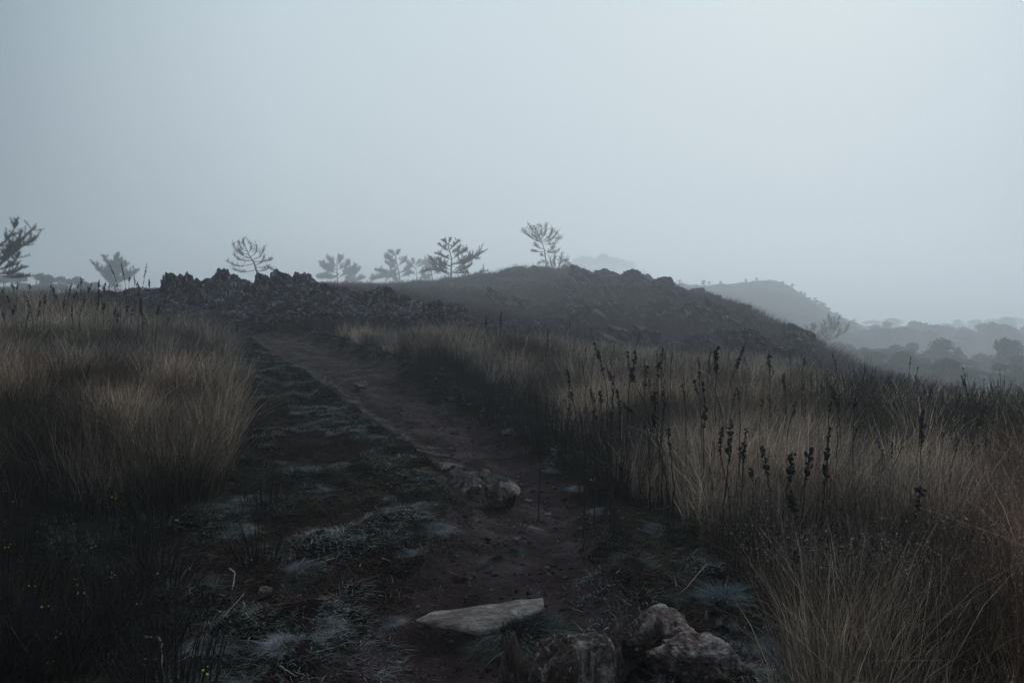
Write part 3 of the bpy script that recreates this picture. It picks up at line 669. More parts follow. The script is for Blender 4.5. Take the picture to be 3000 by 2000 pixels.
def place_tree(px, top, hw, d, base, label, group, name="round_tree"):
    i = R.integers(5); p = protos[i]
    o = p if i not in used else copy_tree(p); used.add(i); o.name = name
    x = (px - 1500) / FPX * d; zt = P(px, top, d)[2]; z0 = gz(x, d); zb = max(P(px, base, d)[2], z0) if base else z0; zb = z0
    hh = max(zt - zb, 1.2); sx = min(2 * hw / FPX * d / 5.6, hh / 7.0 * (2.1 if name == 'round_tree' else 1.4))
    o.location = (x, d, zb); o.scale = (sx, sx, hh / 7.0); o.rotation_euler = (0, 0, R.uniform(0, 6.28)); tag(o, label, "tree", group)
    return o
for px, top, hw, d, lb in ((2594,941,28,250,"round headed tree on a visible trunk, left of the broad fogged tree"),(2555,962,26,255,"narrow fogged tree between the fan pine and the round headed tree"),
  (2682,940,46,240,"broad fogged tree with a high crown in the middle of the valley"),(2764,987,46,118,"darker bushy tree in front of the broad fogged tree"),(2808,1010,18,122,"small tree touching the darker bushy tree's right side"),
  (2668,1000,36,130,"low dark tree under the broad fogged tree"),(2962,988,62,108,"large dark tree at the right edge of the valley"),(2878,1032,32,132,"low tree left of the large dark edge tree"),(2832,1046,24,138,"smallest round tree in the gap of the valley"),
  (2500,958,28,285,"fogged tree at the foot of the far hill"),(2520,985,22,200,"low fogged tree right of the fan pine"),(2346,858,17,282,"tuft of trees on the far hill's crest"),(2402,880,20,280,"round tree stepping down the far hill's end"),(2448,915,20,275,"last tree on the far hill's slope")):
    place_tree(px, top, hw, d, None, lb, "valley trees")
for px in (1965, 1990, 2060, 2075, 2110, 2185, 2205, 2215, 2240, 2275, 2290, 2320, 2355, 2370, 2385, 2410, 2425, 2450, 2470, 2500, 2520):
    py = np.interp(px, [1950, 2150, 2240, 2300, 2400, 2480, 2520], [836, 838, 830, 846, 895, 946, 965]); place_tree(px, py - R.uniform(2, 20), R.uniform(8, 22), R.uniform(268, 284), None, "tiny fogged bush on the rim of the far hill", "bushes along the far hill rim", "bush")
for px, top in ((1640,768),(1670,748),(1700,738),(1735,728),(1765,732),(1800,730),(1835,745),(1860,765),(1895,795),(1925,812),(1955,825)):
    place_tree(px, top + 14 + R.uniform(-6, 6), R.uniform(50, 80), R.uniform(1280, 1380), None, "ghostly tree almost lost in fog behind the knoll", "ghostly trees behind the knoll")
for px, top in ((15,800),(60,798),(110,792),(142,802),(185,806),(225,810),(255,822),(285,826),(420,838),(460,842),(890,822),(930,826),(-40,800)):
    place_tree(px, top, R.uniform(24, 38), R.uniform(125, 165), None, "low fogged tree in the wood behind the left field", "wood behind the left field")
PROF = np.array([(2380,1030),(2420,990),(2500,985),(2600,995),(2660,990),(2720,996),(2760,988),(2820,1018),(2880,1028),(2930,1012),(2970,996),(3010,1000),(3100,1010),(3200,1030)])
for px in [*range(880, 1340, 22)]:
    place_tree(px + R.uniform(-8, 8), 826 + R.uniform(-4, 8) - max(0, px - 1150) * .03, R.uniform(14, 26), R.uniform(150, 210), None, "low fogged bush behind the ridge beneath the distant pines", "bushes under the distant pines", "bush")
for k in range(86):
    px = 2400 + 740 * ((k * .618034) % 1); d = R.uniform(72, 135); top = np.interp(px, PROF[:, 0], PROF[:, 1]) + R.uniform(4, 30) + (135 - d) * .75
    place_tree(px, top, R.uniform(30, 52), d, None, "bushy tree in the dark misty wood filling the valley", "misty valley wood")
for k in range(34):
    px = 2470 + 640 * ((k * .618034) % 1); place_tree(px, R.uniform(938, 985), R.uniform(28, 50), R.uniform(200, 250), None, "pale tree of the second row behind the dark valley wood", "second row of valley trees")
for k in range(26):
    px = 2560 + 560 * ((k * .618034) % 1); place_tree(px, R.uniform(925, 965), R.uniform(30, 50), R.uniform(380, 520), None, "ghostly tree beyond the second row across the valley", "ghostly trees across the valley")
for i in range(5):
    if i not in used:
        for c in list(protos[i].children): bpy.data.objects.remove(c)
        bpy.data.objects.remove(protos[i])
print("trees", len(bpy.data.objects))
#STAGE3
# ------------------------------------------------------------------ ground vegetation
def sample(n, rmin, rmax, soft, azm=46.0, azc=0.0):
    """ground points in the view wedge; density per m2 falls as 1/(r^2+soft^2)"""
    rr = np.exp(np.linspace(math.log(rmin), math.log(rmax), 2000)); p = rr * rr / (rr * rr + soft * soft)
    r = rr[R.choice(len(rr), n, p=p / p.sum())] * np.exp(R.uniform(-.002, .002, n)); a = np.radians(R.uniform(-azm, azm, n) + azc)
    x, y = np.sin(a) * r, np.cos(a) * r; z = ground_z(x, y); qx, qy = proj(x, y, z)
    return x, y, z, r, qx, qy
GOLD_L = [(-900,880),(250,905),(450,930),(590,958),(640,1010),(690,1110),(700,1220),(650,1400),(570,1540),(440,1600),(280,1540),(100,1470),(-40,1380),(-300,1330),(-900,1400)]
GOLD_R = [(960,985),(1150,1000),(1400,1010),(1700,1040),(2100,1070),(2350,1090),(2420,1200),(2480,1330),(2620,1420),(3000,1450),(3800,1500),(3800,3200),(2400,3200),(2330,1950),(2240,1810),(2080,1560),(1880,1500),(1740,1400),(1620,1330),(1480,1240),(1330,1160),(1180,1100),(1050,1060)]
HEATHY = [(1150,1090),(1350,1080),(1600,1230),(1700,1300),(1980,1400),(1900,1480),(1720,1420),(1550,1330),(1400,1240),(1200,1170)]
def tussocks(x, y, z, r, per, rad_, hmean, wd, cb, ct, spread=.55, lean=(0, 0), segs=3, hvar=.3, droop=.12, cvar=.3, mid=.45, hmul=None, fallen=0):
    n = len(x); k = np.repeat(np.arange(n), per); m = len(k)
    a = R.uniform(0, 6.283, m); q = np.sqrt(R.uniform(0, 1, m)); rr = q * (rad_ * R.uniform(.6, 1.4, n))[k]
    bx, by = x[k] + np.cos(a) * rr, y[k] + np.sin(a) * rr
    base = np.stack([bx, by, z[k] - .02], 1)
    th = R.normal(0, .5, n)
    L_ = np.stack([np.cos(a) * q * spread + lean[0] + np.cos(th)[k] * .12, np.sin(a) * q * spread + lean[1] + np.sin(th)[k] * .12, np.zeros(m)], 1) + R.normal(0, .13, (m, 3)) * [1, 1, 0]
    up = np.zeros((m, 3)); up[:, 2] = 1; up += L_ * .35
    hh = hmean * (1 + hvar * R.uniform(-1, 1, n))[k] * R.uniform(.45, 1.15, m)
    if fallen:
        fl = R.uniform(0, 1, m) < fallen; L_ = np.where(fl[:, None], R.normal(0, .75, (m, 3)) * [1, 1, 0], L_); hh = np.where(fl, hh * .85, hh)
    if hmul is not None: hh = hh * hmul[k]
    tv = (1 + cvar * R.uniform(-1, 1, n))[k][:, None] * (R.uniform(.35, 1.5, (m, 1)) if fallen else R.uniform(.65, 1.35, (m, 1)))
    w_ = wd * (1 + r[k] / 9.0) * R.uniform(.7, 1.3, m)
    return ribbons(base, up, L_, hh, w_, R.uniform(.4, 1.1, m), segs, np.broadcast_to(cb, (m, 3)) * tv, (ct[k] if ct.ndim == 2 else np.broadcast_to(ct, (m, 3))) * tv, droop=droop, mid=mid)
def stuff(name, parts, mat, label, cat):
    mb = MB()
    for V, F, Co in parts: mb.add(V, F, Co)
    return tag(mb.build(name, mat), label, cat, kind="stuff")

# tall dry moor grass
x, y, z, r, qx, qy = sample(120000, 2.6, 27, 7.5)
sd = path_sd(x, y)
nz = n2(x, y, 1.6, 3, 61); nb = n2(x, y, 4.5, 2, 62); qx0, qy0 = qx, qy; qx = qx + n2(x, y, .9, 3, 67) * 110; qy = qy + n2(x, y, 1.3, 3, 68) * np.clip((qy - 930) * .28, 0, 160)
inL = inpoly(qx, qy, GOLD_L); inR = inpoly(qx, qy, GOLD_R); he = inpoly(qx, qy, HEATHY)
keep = (inL | inR) & (sd > .35) & (nz + nb * .6 > -.30 + .25 * (r < 9)) & (R.uniform(0, 1, len(x)) < np.where(r < 8, .62, 1)) & ~(he & (nz < .35)) & ~((r > 19) & (qx > 430) & (qx < 960))
keep |= (R.uniform(0, 1, len(x)) < .03) & (sd > .8) & (qx < 620) & (qy > 1300) & (nz > .1)
keep |= inpoly(qx0, qy0, [(2330,1085),(3800,1180),(3800,1480),(2500,1400)]) & (R.uniform(0, 1, len(x)) < .30)
x, y, z, r, sd, nz, nb, qx, qy = (v[keep] for v in (x, y, z, r, sd, nz, nb, qx, qy))
print("tussocks", len(x))
tan = np.array([.46, .385, .295]); grey = np.array([.25, .23, .205]); rust = np.array([.30, .185, .12])
t1 = np.clip(.5 + nb * 1.5, 0, 1)[:, None]; ru = (np.clip(n2(x, y, 2.2, 2, 64) * 3 - .7, 0, 1))[:, None]
ct = (tan * t1 + grey * (1 - t1)) * (1 - ru * .5) + rust * ru * .5
lowr = np.clip((qy - 1560) / 200, 0, 1)[:, None]; ct = ct * (1 - lowr * .45); ct = ct * (1 - .6 * np.clip((qy - 1180) / 300, 0, 1) * (qx < 1000))[:, None]  # tips darken downward: duller stems at right, vignette shade painted in at left
ct = np.where((R.uniform(0, 1, len(x)) < .30)[:, None], ct * .3, ct); rr_ = (np.clip((qx - 2700) / 250, 0, 1) * np.clip((qy - 1330) / 100, 0, 1) * .6)[:, None]; ct = ct * (1 - rr_) + rust * 1.25 * rr_
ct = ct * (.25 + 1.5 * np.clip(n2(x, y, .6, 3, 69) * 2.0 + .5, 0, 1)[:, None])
hm = np.clip(.8 + .35 * nz + np.clip((sd - .3) * .25, 0, .3), .5, 1.3) * np.where((qy > 1500) & (qx < 900), .8, 1)
hm *= np.where((r > 15) & (qx > 900), .85, 1.0) * (1 + .5 * n2(x, y, .5, 2, 70))
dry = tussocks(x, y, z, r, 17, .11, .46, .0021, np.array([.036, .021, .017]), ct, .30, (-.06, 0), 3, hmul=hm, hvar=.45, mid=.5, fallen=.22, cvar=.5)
# seed panicles: fine pale dots on the tops in the near right field
sel = (qx > 1850) & (r < 7.5) & (n2(x, y, 1.0, 2, 66) > -.05); k = np.repeat(np.where(sel)[0], 22); m = len(k)
zz = z[k] + .52 * hm[k] * R.uniform(.35, 1.0, m); pp = np.stack([x[k] + R.normal(0, .10, m), y[k] + R.normal(0, .10, m), zz], 1)
u = R.normal(size=(m, 3)); u[:, 2] *= .5; s_ = .0026 * R.uniform(.6, 1.6, (m, 1)); v_ = R.normal(size=(m, 3))
Vp = np.stack([pp - u * s_, pp + v_ * s_, pp + u * s_], 1).reshape(-1, 3)
pan = (Vp, [np.arange(m * 3).reshape(-1, 3)], np.repeat(np.array([.30, .27, .26]) * R.uniform(.5, 1.2, (m, 1)), 3, 0))
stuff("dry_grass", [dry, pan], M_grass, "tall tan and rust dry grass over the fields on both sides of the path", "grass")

# low turf: frosted grey green mats and dark matted grass
x, y, z, r, qx, qy = sample(270000, 2.3, 26, 9)
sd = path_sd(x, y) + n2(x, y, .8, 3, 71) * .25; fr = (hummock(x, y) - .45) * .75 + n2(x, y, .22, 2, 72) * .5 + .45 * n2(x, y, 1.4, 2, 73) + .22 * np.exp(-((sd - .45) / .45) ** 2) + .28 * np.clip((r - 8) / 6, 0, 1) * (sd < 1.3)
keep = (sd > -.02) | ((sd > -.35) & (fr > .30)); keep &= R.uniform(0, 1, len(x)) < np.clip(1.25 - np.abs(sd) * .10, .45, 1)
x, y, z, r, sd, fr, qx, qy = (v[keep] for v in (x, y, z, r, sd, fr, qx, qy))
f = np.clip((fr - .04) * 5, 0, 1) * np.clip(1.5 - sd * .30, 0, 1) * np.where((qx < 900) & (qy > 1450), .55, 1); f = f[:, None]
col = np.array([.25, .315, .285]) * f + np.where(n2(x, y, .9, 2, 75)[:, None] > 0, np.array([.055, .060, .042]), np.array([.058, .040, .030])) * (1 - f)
ang = n2(x, y, 1.2, 2, 74).mean() + n2(x, y, 1.4, 2, 74) * 3
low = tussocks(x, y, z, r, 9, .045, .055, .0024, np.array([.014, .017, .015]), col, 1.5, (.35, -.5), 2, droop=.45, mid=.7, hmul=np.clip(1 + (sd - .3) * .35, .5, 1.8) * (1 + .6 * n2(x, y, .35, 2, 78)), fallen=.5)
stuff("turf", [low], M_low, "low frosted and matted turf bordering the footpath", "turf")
print("turf", len(x))

# dark heath stems: upright bristly stems among the grass
x, y, z, r, qx, qy = sample(17000, 2.5, 30, 7)
sd = path_sd(x, y); nz = n2(x, y, 1.3, 3, 81); inL = inpoly(qx, qy, GOLD_L); inR = inpoly(qx, qy, GOLD_R); he = inpoly(qx, qy, HEATHY)
keep = (sd > .5) & (((nz > .1) & (inL | inR)) | he | ((qx < 600) & (qy > 1380) & (nz > .1)) | ((nz > .05) & inR) | ((qx > 2350) & (qy < 1450) & (nz > -.3)) | ((r > 19) & (nz > -.15)))
x, y, z, r, qx = (v[keep] for v in (x, y, z, r, qx))
hs = tussocks(x, y, z, r, 10, .12, .33, .0050, np.array([.011, .0095, .0095]), np.array([.028, .025, .023]), .9, (0, 0), 3, droop=.0)
stuff("heath_stems", [hs], M_dark, "dark bristly heath stems standing among the grass", "heath")
print("heath", len(x))

# heath and grass clothing the hill and the ground behind the ridge
x, y, z, r, qx, qy = sample(40000, 18.5, 135, 30, 40, 2)
nz = n2(x, y, 6, 3, 91); keep = (nz > -.5) & (path_sd(x, y) > .5) & ((r > 23) | ((qx > 330) & (qx < 1450)))
x, y, z, r, qx, qy, nz = (v[keep] for v in (x, y, z, r, qx, qy, nz))
pale = (np.clip(1 - np.hypot((qx - 1430) / 200, (qy - 838) / 26), 0, 1) * 1.6 + np.clip(n2(x, y, 9, 2, 92) * 1.4 - .1, 0, 1) * (qx < 1250)).clip(0, 1)[:, None]
green = (np.clip(1 - np.hypot((qx - 1640) / 200, (qy - 860) / 50), 0, 1) + np.clip(1 - np.hypot((qx - 1620) / 80, (qy - 985) / 30), 0, 1)).clip(0, 1)[:, None]
ct = np.array([.052, .033, .054]); ct = ct * (1 - pale) + np.array([.13, .115, .095]) * pale; ct = ct * (1 - green) + np.array([.030, .048, .042]) * green
hh = tussocks(x, y, z, r * .6, 15, .5, .42, .005, np.array([.012, .010, .012]), ct, .9, (0, 0), 2, droop=.05, hvar=.6, cvar=.8)
stuff("hill_heath", [hh], M_dark, "dark purple brown heath and pale grass covering the foggy hill", "heath")
print("hill heath", len(x))

# ------------------------------------------------------------------ blue-green fescue tufts
ft = [tuft_mesh("grass_tuft", 1100, .10, .125, .0024, (.020, .026, .024), (.150, .175, .175), M_low, 1.0, .45) for i in range(4)]
ftd = [tuft_mesh("grass_tuft", 900, .09, .13, .0034, (.012, .018, .014), (.046, .060, .052), M_low, 1.1, .3) for i in range(2)]
TUF = [(685,1545,1.15,"f"),(760,1590,.7,"f"),(1000,1350,1.0,"f"),(1215,1530,.8,"d"),(1265,1530,.8,"f"),(1180,1600,.7,"f"),(895,1640,.8,"f"),(860,1690,.8,"d"),(455,1660,1.2,"d"),(555,1700,.9,"d"),(530,1790,.9,"d"),(560,1770,.7,"d"),(1020,1160,.9,"f"),(1060,1240,.9,"f"),
 (1100,1265,.8,"f"),(940,1810,.8,"f"),(1130,1800,.6,"f"),(620,1870,1.0,"f"),(850,1870,1.1,"f"),(740,1450,.9,"f"),(810,1340,.8,"f"),(1920,1540,1.0,"f"),(1700,1420,1.0,"f"),(1760,1480,.9,"f"),(1870,1640,.9,"d"),(2100,1720,.9,"f"),(2110,1790,.9,"f"),(1620,1360,.8,"f"),(1500,1250,.9,"f"),
 (2230,1890,1.2,"f"),(1980,1720,.7,"d"),(2180,1850,1.0,"f"),(1580,1838,1.7,"d"),(1520,1842,1.5,"d"),(1625,1840,1.2,"d"),(1475,1880,.9,"d"),(1460,1620,.8,"d"),(1500,1600,.7,"d"),(1560,1450,.0,"d"),(1240,1460,.7,"f"),(1330,1350,.9,"f"),(1400,1370,.7,"f"),(100,1780,1.0,"d"),(300,1900,1.0,"d"),(1330,1580,.0,"f"),(960,1250,.8,"f"),(890,1190,.9,"f"),(930,1420,.7,"f"),(1150,1440,.7,"f")]
def ground_hit(px, py):
    """where the ray through (px,py) meets the ground"""
    ds = np.exp(np.linspace(math.log(2.6), math.log(60), 500)); pts = np.array([P(px, py, d) for d in ds]); g = ground_z(pts[:, 0], pts[:, 1]); i = int(np.argmax(pts[:, 2] <= g))
    return pts[i][0], pts[i][1], g[i]
seen_m = set()
for px, py, s, k in TUF:
    if s == 0: continue
    gx_, gy_, gz_ = ground_hit(px, py + 18)
    me = (ft if k == "f" else ftd)[R.integers(4 if k == "f" else 2)]
    o = bpy.data.objects.new("grass_tuft", me); C.objects.link(o); s *= R.uniform(.8, 1.1); o.location = (gx_, gy_, gz_ - .01); o.scale = (s * R.uniform(.9, 1.2), s, s * R.uniform(.75, 1.1)); o.rotation_euler = (0, 0, R.uniform(0, 6.28))
    tag(o, "bluish frosted tussock of fine grass beside the path" if k == "f" else "dark green tussock of fine grass near the path", "grass tuft", "frosted fine leaved tussocks" if k == "f" else "dark green tussocks")

# ------------------------------------------------------------------ mullein stalks
ob = None
def blob_template():
    import bmesh
    bm = bmesh.new(); bmesh.ops.create_icosphere(bm, subdivisions=1, radius=1); V = np.array([v.co[:] for v in bm.verts]); F = np.array([[v.index for v in f.verts] for f in bm.faces]); bm.free(); return V, F
BV, BF = blob_template()
def mullein(pts, d, heads, label, group=None, thick=1.0):
    """pts: photo points top -> lowest visible point; heads: list of (t0,t1,radius factor) along the stalk from the top"""
    p = np.array([P(a, b, d) for a, b in pts])[::-1]
    bx = p[0, 0] + (p[0, 0] - p[1, 0]) * .25; g = gz(bx, d)
    if p[0, 2] > g + .03: p = np.vstack([[bx, d, g - .03], p])
    p[:, 1] += np.linspace(0, R.uniform(-.25, .25), len(p))
    e0 = empty("mullein_stalk", tuple(p[0])); tag(e0, label, "mullein", group); q = p - p[0]
    cl = np.concatenate([[0], np.cumsum(np.linalg.norm(np.diff(q, axis=0), axis=1))]); Ltot = cl[-1]
    n = 22; s = np.linspace(0, Ltot, n); Q = np.stack([np.interp(s, cl, q[:, k]) for k in range(3)], 1)
    for _ in range(3): Q[1:-1] = (Q[:-2] + 2 * Q[1:-1] + Q[2:]) / 4
    Q[1:-1] += R.normal(0, .003, (n - 2, 3)); mb = MB(); tube(mb, Q, np.linspace(.0055, .0026, n) * thick, 5); mb.build("stem", M_stalk, e0, True)
    vis = np.linalg.norm(np.diff(p[-len(pts):], axis=0), axis=1).sum()
    for t0, t1, rf in heads:
        hb = MB()
        m = max(6, int((t1 - t0) * vis / .0052)); tt = np.sort(R.uniform(t0, t1, m)) * vis
        for t in tt:
            c = np.array([np.interp(Ltot - t, s, Q[:, k]) for k in range(3)]); f = (t / vis - t0) / max(t1 - t0, 1e-3)
            rr = .0056 * rf * thick * (.5 + 1.0 * math.sin(math.pi * min(1, f * .75 + .18)) * R.uniform(.5, 1.25))
            a = R.uniform(0, 6.28); c = c + np.array([math.cos(a), math.sin(a), R.uniform(-.6, .6)]) * rr * R.uniform(.7, 1.5)
            hb.add(c + BV * rr * R.uniform(.6, 1.15, 3), [BF])
        hb.build("seed_head", M_head, e0)
MU = [
 ([(1737,962),(1750,1010),(1764,1063),(1779,1126)],6.8,[(.0,.25,.5),(.28,.62,1.5),(.66,.85,1.2)],"tall mullein leaning left, the highest over the middle of the right field"),
 ([(1771,1066),(1783,1100),(1794,1129),(1812,1160)],6.9,[(.1,.65,1.1)],"short drooping mullein head beside the tall left leaning one"),
 ([(1871,975),(1862,1010),(1854,1060),(1848,1093),(1838,1155)],6.5,[(.0,.15,.5),(.28,.52,1.3),(.55,.72,1.6)],"mullein crossing another to form a Y above the grass"),
 ([(1840,1030),(1843,1060),(1850,1100),(1872,1150),(1904,1212)],6.5,[(.0,.1,1.0),(.15,.28,.7),(.3,.48,1.7)],"mullein whose long bare stem slants down right from the Y"),
 ([(1663,1084),(1668,1120),(1673,1156),(1684,1195),(1695,1242)],6.4,[(.0,.3,1.3),(.42,.56,1.5)],"mullein with two dark knots at the left of the right field"),
 ([(1947,1025),(1938,1050),(1931,1069),(1930,1111),(1928,1160)],7.2,[(.0,.2,.8),(.28,.5,1.4),(.5,.66,1.0)],"mullein with a bent tip right of the Y pair"),
 ([(1944,1064),(1945,1085),(1952,1112),(1960,1150)],7.2,[(.0,.35,1.0)],"small mullein tucked against the bent tipped one"),
 ([(1883,1066),(1886,1095),(1885,1129),(1887,1180)],7.0,[(.0,.12,1.7),(.15,.35,1.1),(.48,.58,.9)],"knob topped mullein between the Y pair and the bent one"),
 ([(1973,1029),(1970,1050),(1966,1075)],9.0,[(.1,.7,1.0)],"tiny far mullein tip standing clear of the grass"),
 ([(2078,1014),(2080,1050),(2083,1093),(2089,1165),(2091,1230)],6.6,[(.0,.17,1.9),(.19,.38,1.3)],"upright mullein with a broad dark top before the dark hill"),
 ([(2172,998),(2163,1030),(2151,1069),(2138,1105),(2127,1140)],6.6,[(.0,.1,.6),(.12,.3,1.1),(.3,.55,1.5)],"mullein slanting right with its tip against the hill"),
 ([(2253,1030),(2254,1060),(2256,1095),(2256,1130)],7.4,[(.05,.62,1.4)],"straight spindle topped mullein on the right"),
 ([(1910,1117),(1908,1160),(1913,1218),(1920,1270),(1943,1367),(1955,1420)],5.4,[(.0,.06,.5),(.08,.3,1.5),(.31,.42,1.6)],"thick beaded mullein with long bare stem low in the middle"),
 ([(1935,1153),(1936,1190),(1935,1230),(1930,1290)],6.2,[(.15,.4,1.3)],"thin mullein close behind the beaded one"),
 ([(1903,1110),(1898,1125),(1900,1140),(1912,1180)],6.6,[(.0,.4,.9)],"faint side spike at the beaded mullein's shoulder"),
 ([(2069,1120),(2071,1160),(2072,1200),(2065,1257),(2066,1310),(2064,1400)],5.6,[(.0,.14,1.2),(.15,.22,.8),(.25,.42,1.6),(.43,.5,1.1)],"heavy beaded mullein under the broad topped one"),
 ([(2038,1084),(2042,1110),(2048,1150),(2052,1190)],7.2,[(.0,.25,1.2),(.3,.6,.5)],"small mullein left of the broad topped one"),
 ([(2148,1135),(2144,1165),(2138,1218),(2134,1260)],7.0,[(.0,.4,1.1)],"small mullein below the right slanting one"),
 ([(1797,1138),(1796,1175),(1792,1233),(1792,1290)],6.0,[(.0,.3,1.1),(.36,.62,1.0)],"beaded mullein where the leaning stem crosses"),
 ([(1746,1159),(1748,1200),(1749,1263),(1749,1320)],6.2,[(.0,.2,.8),(.25,.5,1.4)],"upright mullein above the dark heath patch"),
 ([(1764,1150),(1765,1180),(1765,1240)],6.4,[(.0,.4,1.7)],"knob headed mullein behind the upright one over the dark heath"),
 ([(1803,1163),(1815,1172),(1840,1195),(1865,1218),(1898,1242)],5.8,[(.0,.2,.7),(.22,.6,1.5)],"mullein fallen sideways across its neighbours"),
 ([(2113,1212),(2114,1245),(2117,1290),(2119,1334),(2119,1400),(2116,1480)],5.2,[(.0,.1,.7),(.1,.2,1.6),(.2,.5,1.3)],"long dark mullein in the low middle of the right field"),
 ([(2163,1239),(2162,1280),(2166,1346),(2168,1400)],5.4,[(.0,.22,.9),(.25,.7,1.3)],"mullein curving beside the long dark one"),
 ([(2130,1262),(2126,1290),(2120,1330),(2132,1400),(2142,1470)],5.2,[(.0,.4,1.0)],"forked mullein shoot joined low to the long dark one"),
 ([(1950,1245),(1952,1275),(1957,1300),(1966,1360),(1972,1420)],5.4,[(.0,.2,.9),(.22,.42,.9)],"thin drooping mullein right of the thick beaded stem"),
 ([(2348,1041),(2348,1060),(2347,1085)],9.5,[(.05,.8,1.2)],"short mullein head under the thorn shrub"),
 ([(2304,1095),(2303,1120),(2306,1150),(2306,1190)],7.6,[(.0,.6,1.3)],"mullein head alone in pale grass on the right"),
 ([(2350,1118),(2348,1140),(2346,1165)],8.0,[(.0,.5,1.0)],"little mullein head right of the lone one in pale grass"),
 ([(2462,1136),(2464,1165),(2467,1197),(2469,1240)],6.8,[(.0,.6,1.5)],"crooked black mullein head at the edge of the gorse"),
 ([(2698,1194),(2698,1240),(2696,1299),(2696,1360)],5.6,[(.05,.65,1.7)],"thick black mullein standing in the gorse"),
 ([(2263,1320),(2261,1345),(2263,1391),(2268,1440),(2270,1510),(2268,1580)],4.7,[(.0,.18,1.5),(.22,.32,1.5)],"near mullein with two knots, leftmost of the near group"),
 ([(2302,1313),(2303,1345),(2300,1391),(2296,1430),(2285,1500),(2280,1560),(2253,1622)],4.6,[(.0,.14,1.6),(.14,.28,1.8)],"near mullein with a fat club head and curving stem"),
 ([(2363,1306),(2360,1340),(2353,1391),(2349,1450),(2346,1533),(2332,1600)],4.6,[(.0,.2,1.5),(.2,.33,1.3),(.72,.9,1.5)],"near mullein with ragged head and a second knot far down"),
 ([(2387,1235),(2388,1290),(2392,1350),(2394,1408),(2395,1510),(2389,1591)],4.6,[(.0,.14,.8),(.16,.3,1.3),(.3,.48,1.5)],"tallest of the near mullein group, spire tipped"),
 ([(2224,1388),(2223,1410),(2224,1440),(2214,1480),(2203,1530)],4.9,[(.0,.25,1.4)],"small near mullein with a single bud cluster"),
 ([(2349,1440),(2350,1480),(2352,1538),(2360,1600),(2372,1700),(2382,1800)],4.2,[(.05,.28,1.8)],"low near mullein with a long bud cluster on a thin stem"),
 ([(2645,1404),(2648,1440),(2653,1484),(2658,1530),(2664,1600)],4.7,[(.0,.16,1.9),(.18,.5,1.4)],"club headed mullein in front of the swept pale grass"),
 ([(2712,1507),(2714,1530),(2706,1560),(2700,1620)],4.6,[(.0,.5,1.0)],"small mullein head right of the club headed one"),
 ([(2352,1610),(2350,1660),(2352,1720),(2338,1800)],3.9,[(.05,.3,2.0)],"dark blurred mullein cluster low before the pale seed heads"),
 ([(2664,1775),(2664,1830),(2668,1890),(2674,1990)],3.3,[(.3,.62,2.0)],"black mullein stump at the bottom right of the field"),
 ([(1469,911),(1467,935),(1465,964),(1464,990)],14,[(.0,.6,1.5)],"straight mullein before the ribbed crag, right of its pair"),
 ([(1426,928),(1424,955),(1420,985),(1419,1010)],13,[(.0,.45,1.4)],"straight mullein before the ribbed crag, left of its pair"),
 ([(1602,960),(1604,1000),(1600,1040),(1594,1085)],11,[(.0,.4,1.0),(.4,.7,.8)],"slim forked mullein at the left end of the tan grass"),
 ([(1667,935),(1668,960),(1670,985)],16,[(.0,.6,1.2)],"distant mullein tip below the hill hollow"),
 ([(1243,887),(1246,905),(1250,930)],18,[(.0,.6,1.5)],"small mullein standing before the dark ridge end"),
 ([(823,832),(824,855),(825,880)],20,[(.0,.6,1.2)],"lone mullein tip in front of the rocky ridge crest"),
 ([(2646,1042),(2650,1060),(2652,1090),(2654,1110)],9,[(.0,.5,.8)],"reddish mullein with sparse buds above the gorse")]
for a, d, h, lb in MU: mullein(a, d, h, lb)
# the crowd along the left skyline
ZL = [(15,720),(100,880),(75,950),(150,690),(200,930),(220,760),(265,780),(310,820),(320,940),(370,840),(475,690),(440,790),(520,730),(620,690),(715,660),(760,640),(680,690),(890,660),(1185,620),(1260,630),(1150,860),(1210,900),(1380,980),(1330,900),(1275,850),(1070,900),(1050,960),(1445,870),(700,900),(630,900),(1355,650),(1500,620),(1550,600),(1300,690),(1400,670),(860,800),(40,740),(125,800),(180,770),(345,760),(400,800),(560,780),(590,740),(800,690),(830,720),(930,680),(970,700),(1000,720),(1090,690),(1225,680),(540,820),(650,780),(745,760),(880,760),(960,760),(1110,760),(1170,740),(1240,760),(1310,800),(1420,740),(290,700),(130,690),(775,820),(920,860)]
for i, (zx, zy) in enumerate(ZL):
    px, py = zx * .319, 606 + zy * .319; lowr = zy > 790; d = R.uniform(11, 14.5) if lowr else R.uniform(15, 20)
    ln = R.uniform(-.12, .12); hp = R.uniform(.55, 1.0) * 500 / d * 2.2
    mullein([(px, py), (px - ln * hp * .4, py + hp * .35), (px - ln * hp, py + hp)], d, [(.0, .15, .7), (.12, R.uniform(.4, .62), R.uniform(1.2, 1.9))],
            "dark mullein head rising from the tan grass on the left" if lowr else "distant dark mullein stalk in the crowd along the left skyline", "mulleins in the left grass" if lowr else "mulleins on the left skyline", 1.0)
for px, py, dx, lb in ((324,773,24,"slim mullein spire leaning left above the left skyline"),(363,770,8,"slim upright mullein spire above the left skyline"),(431,772,-12,"slim mullein spire leaning right above the left skyline")):
    mullein([(px, py), (px + dx * .5, py + 30), (px + dx, py + 62), (px + dx * 1.2, py + 110)], 13.5, [(.0, .55, 1.0)], lb, None, .9)
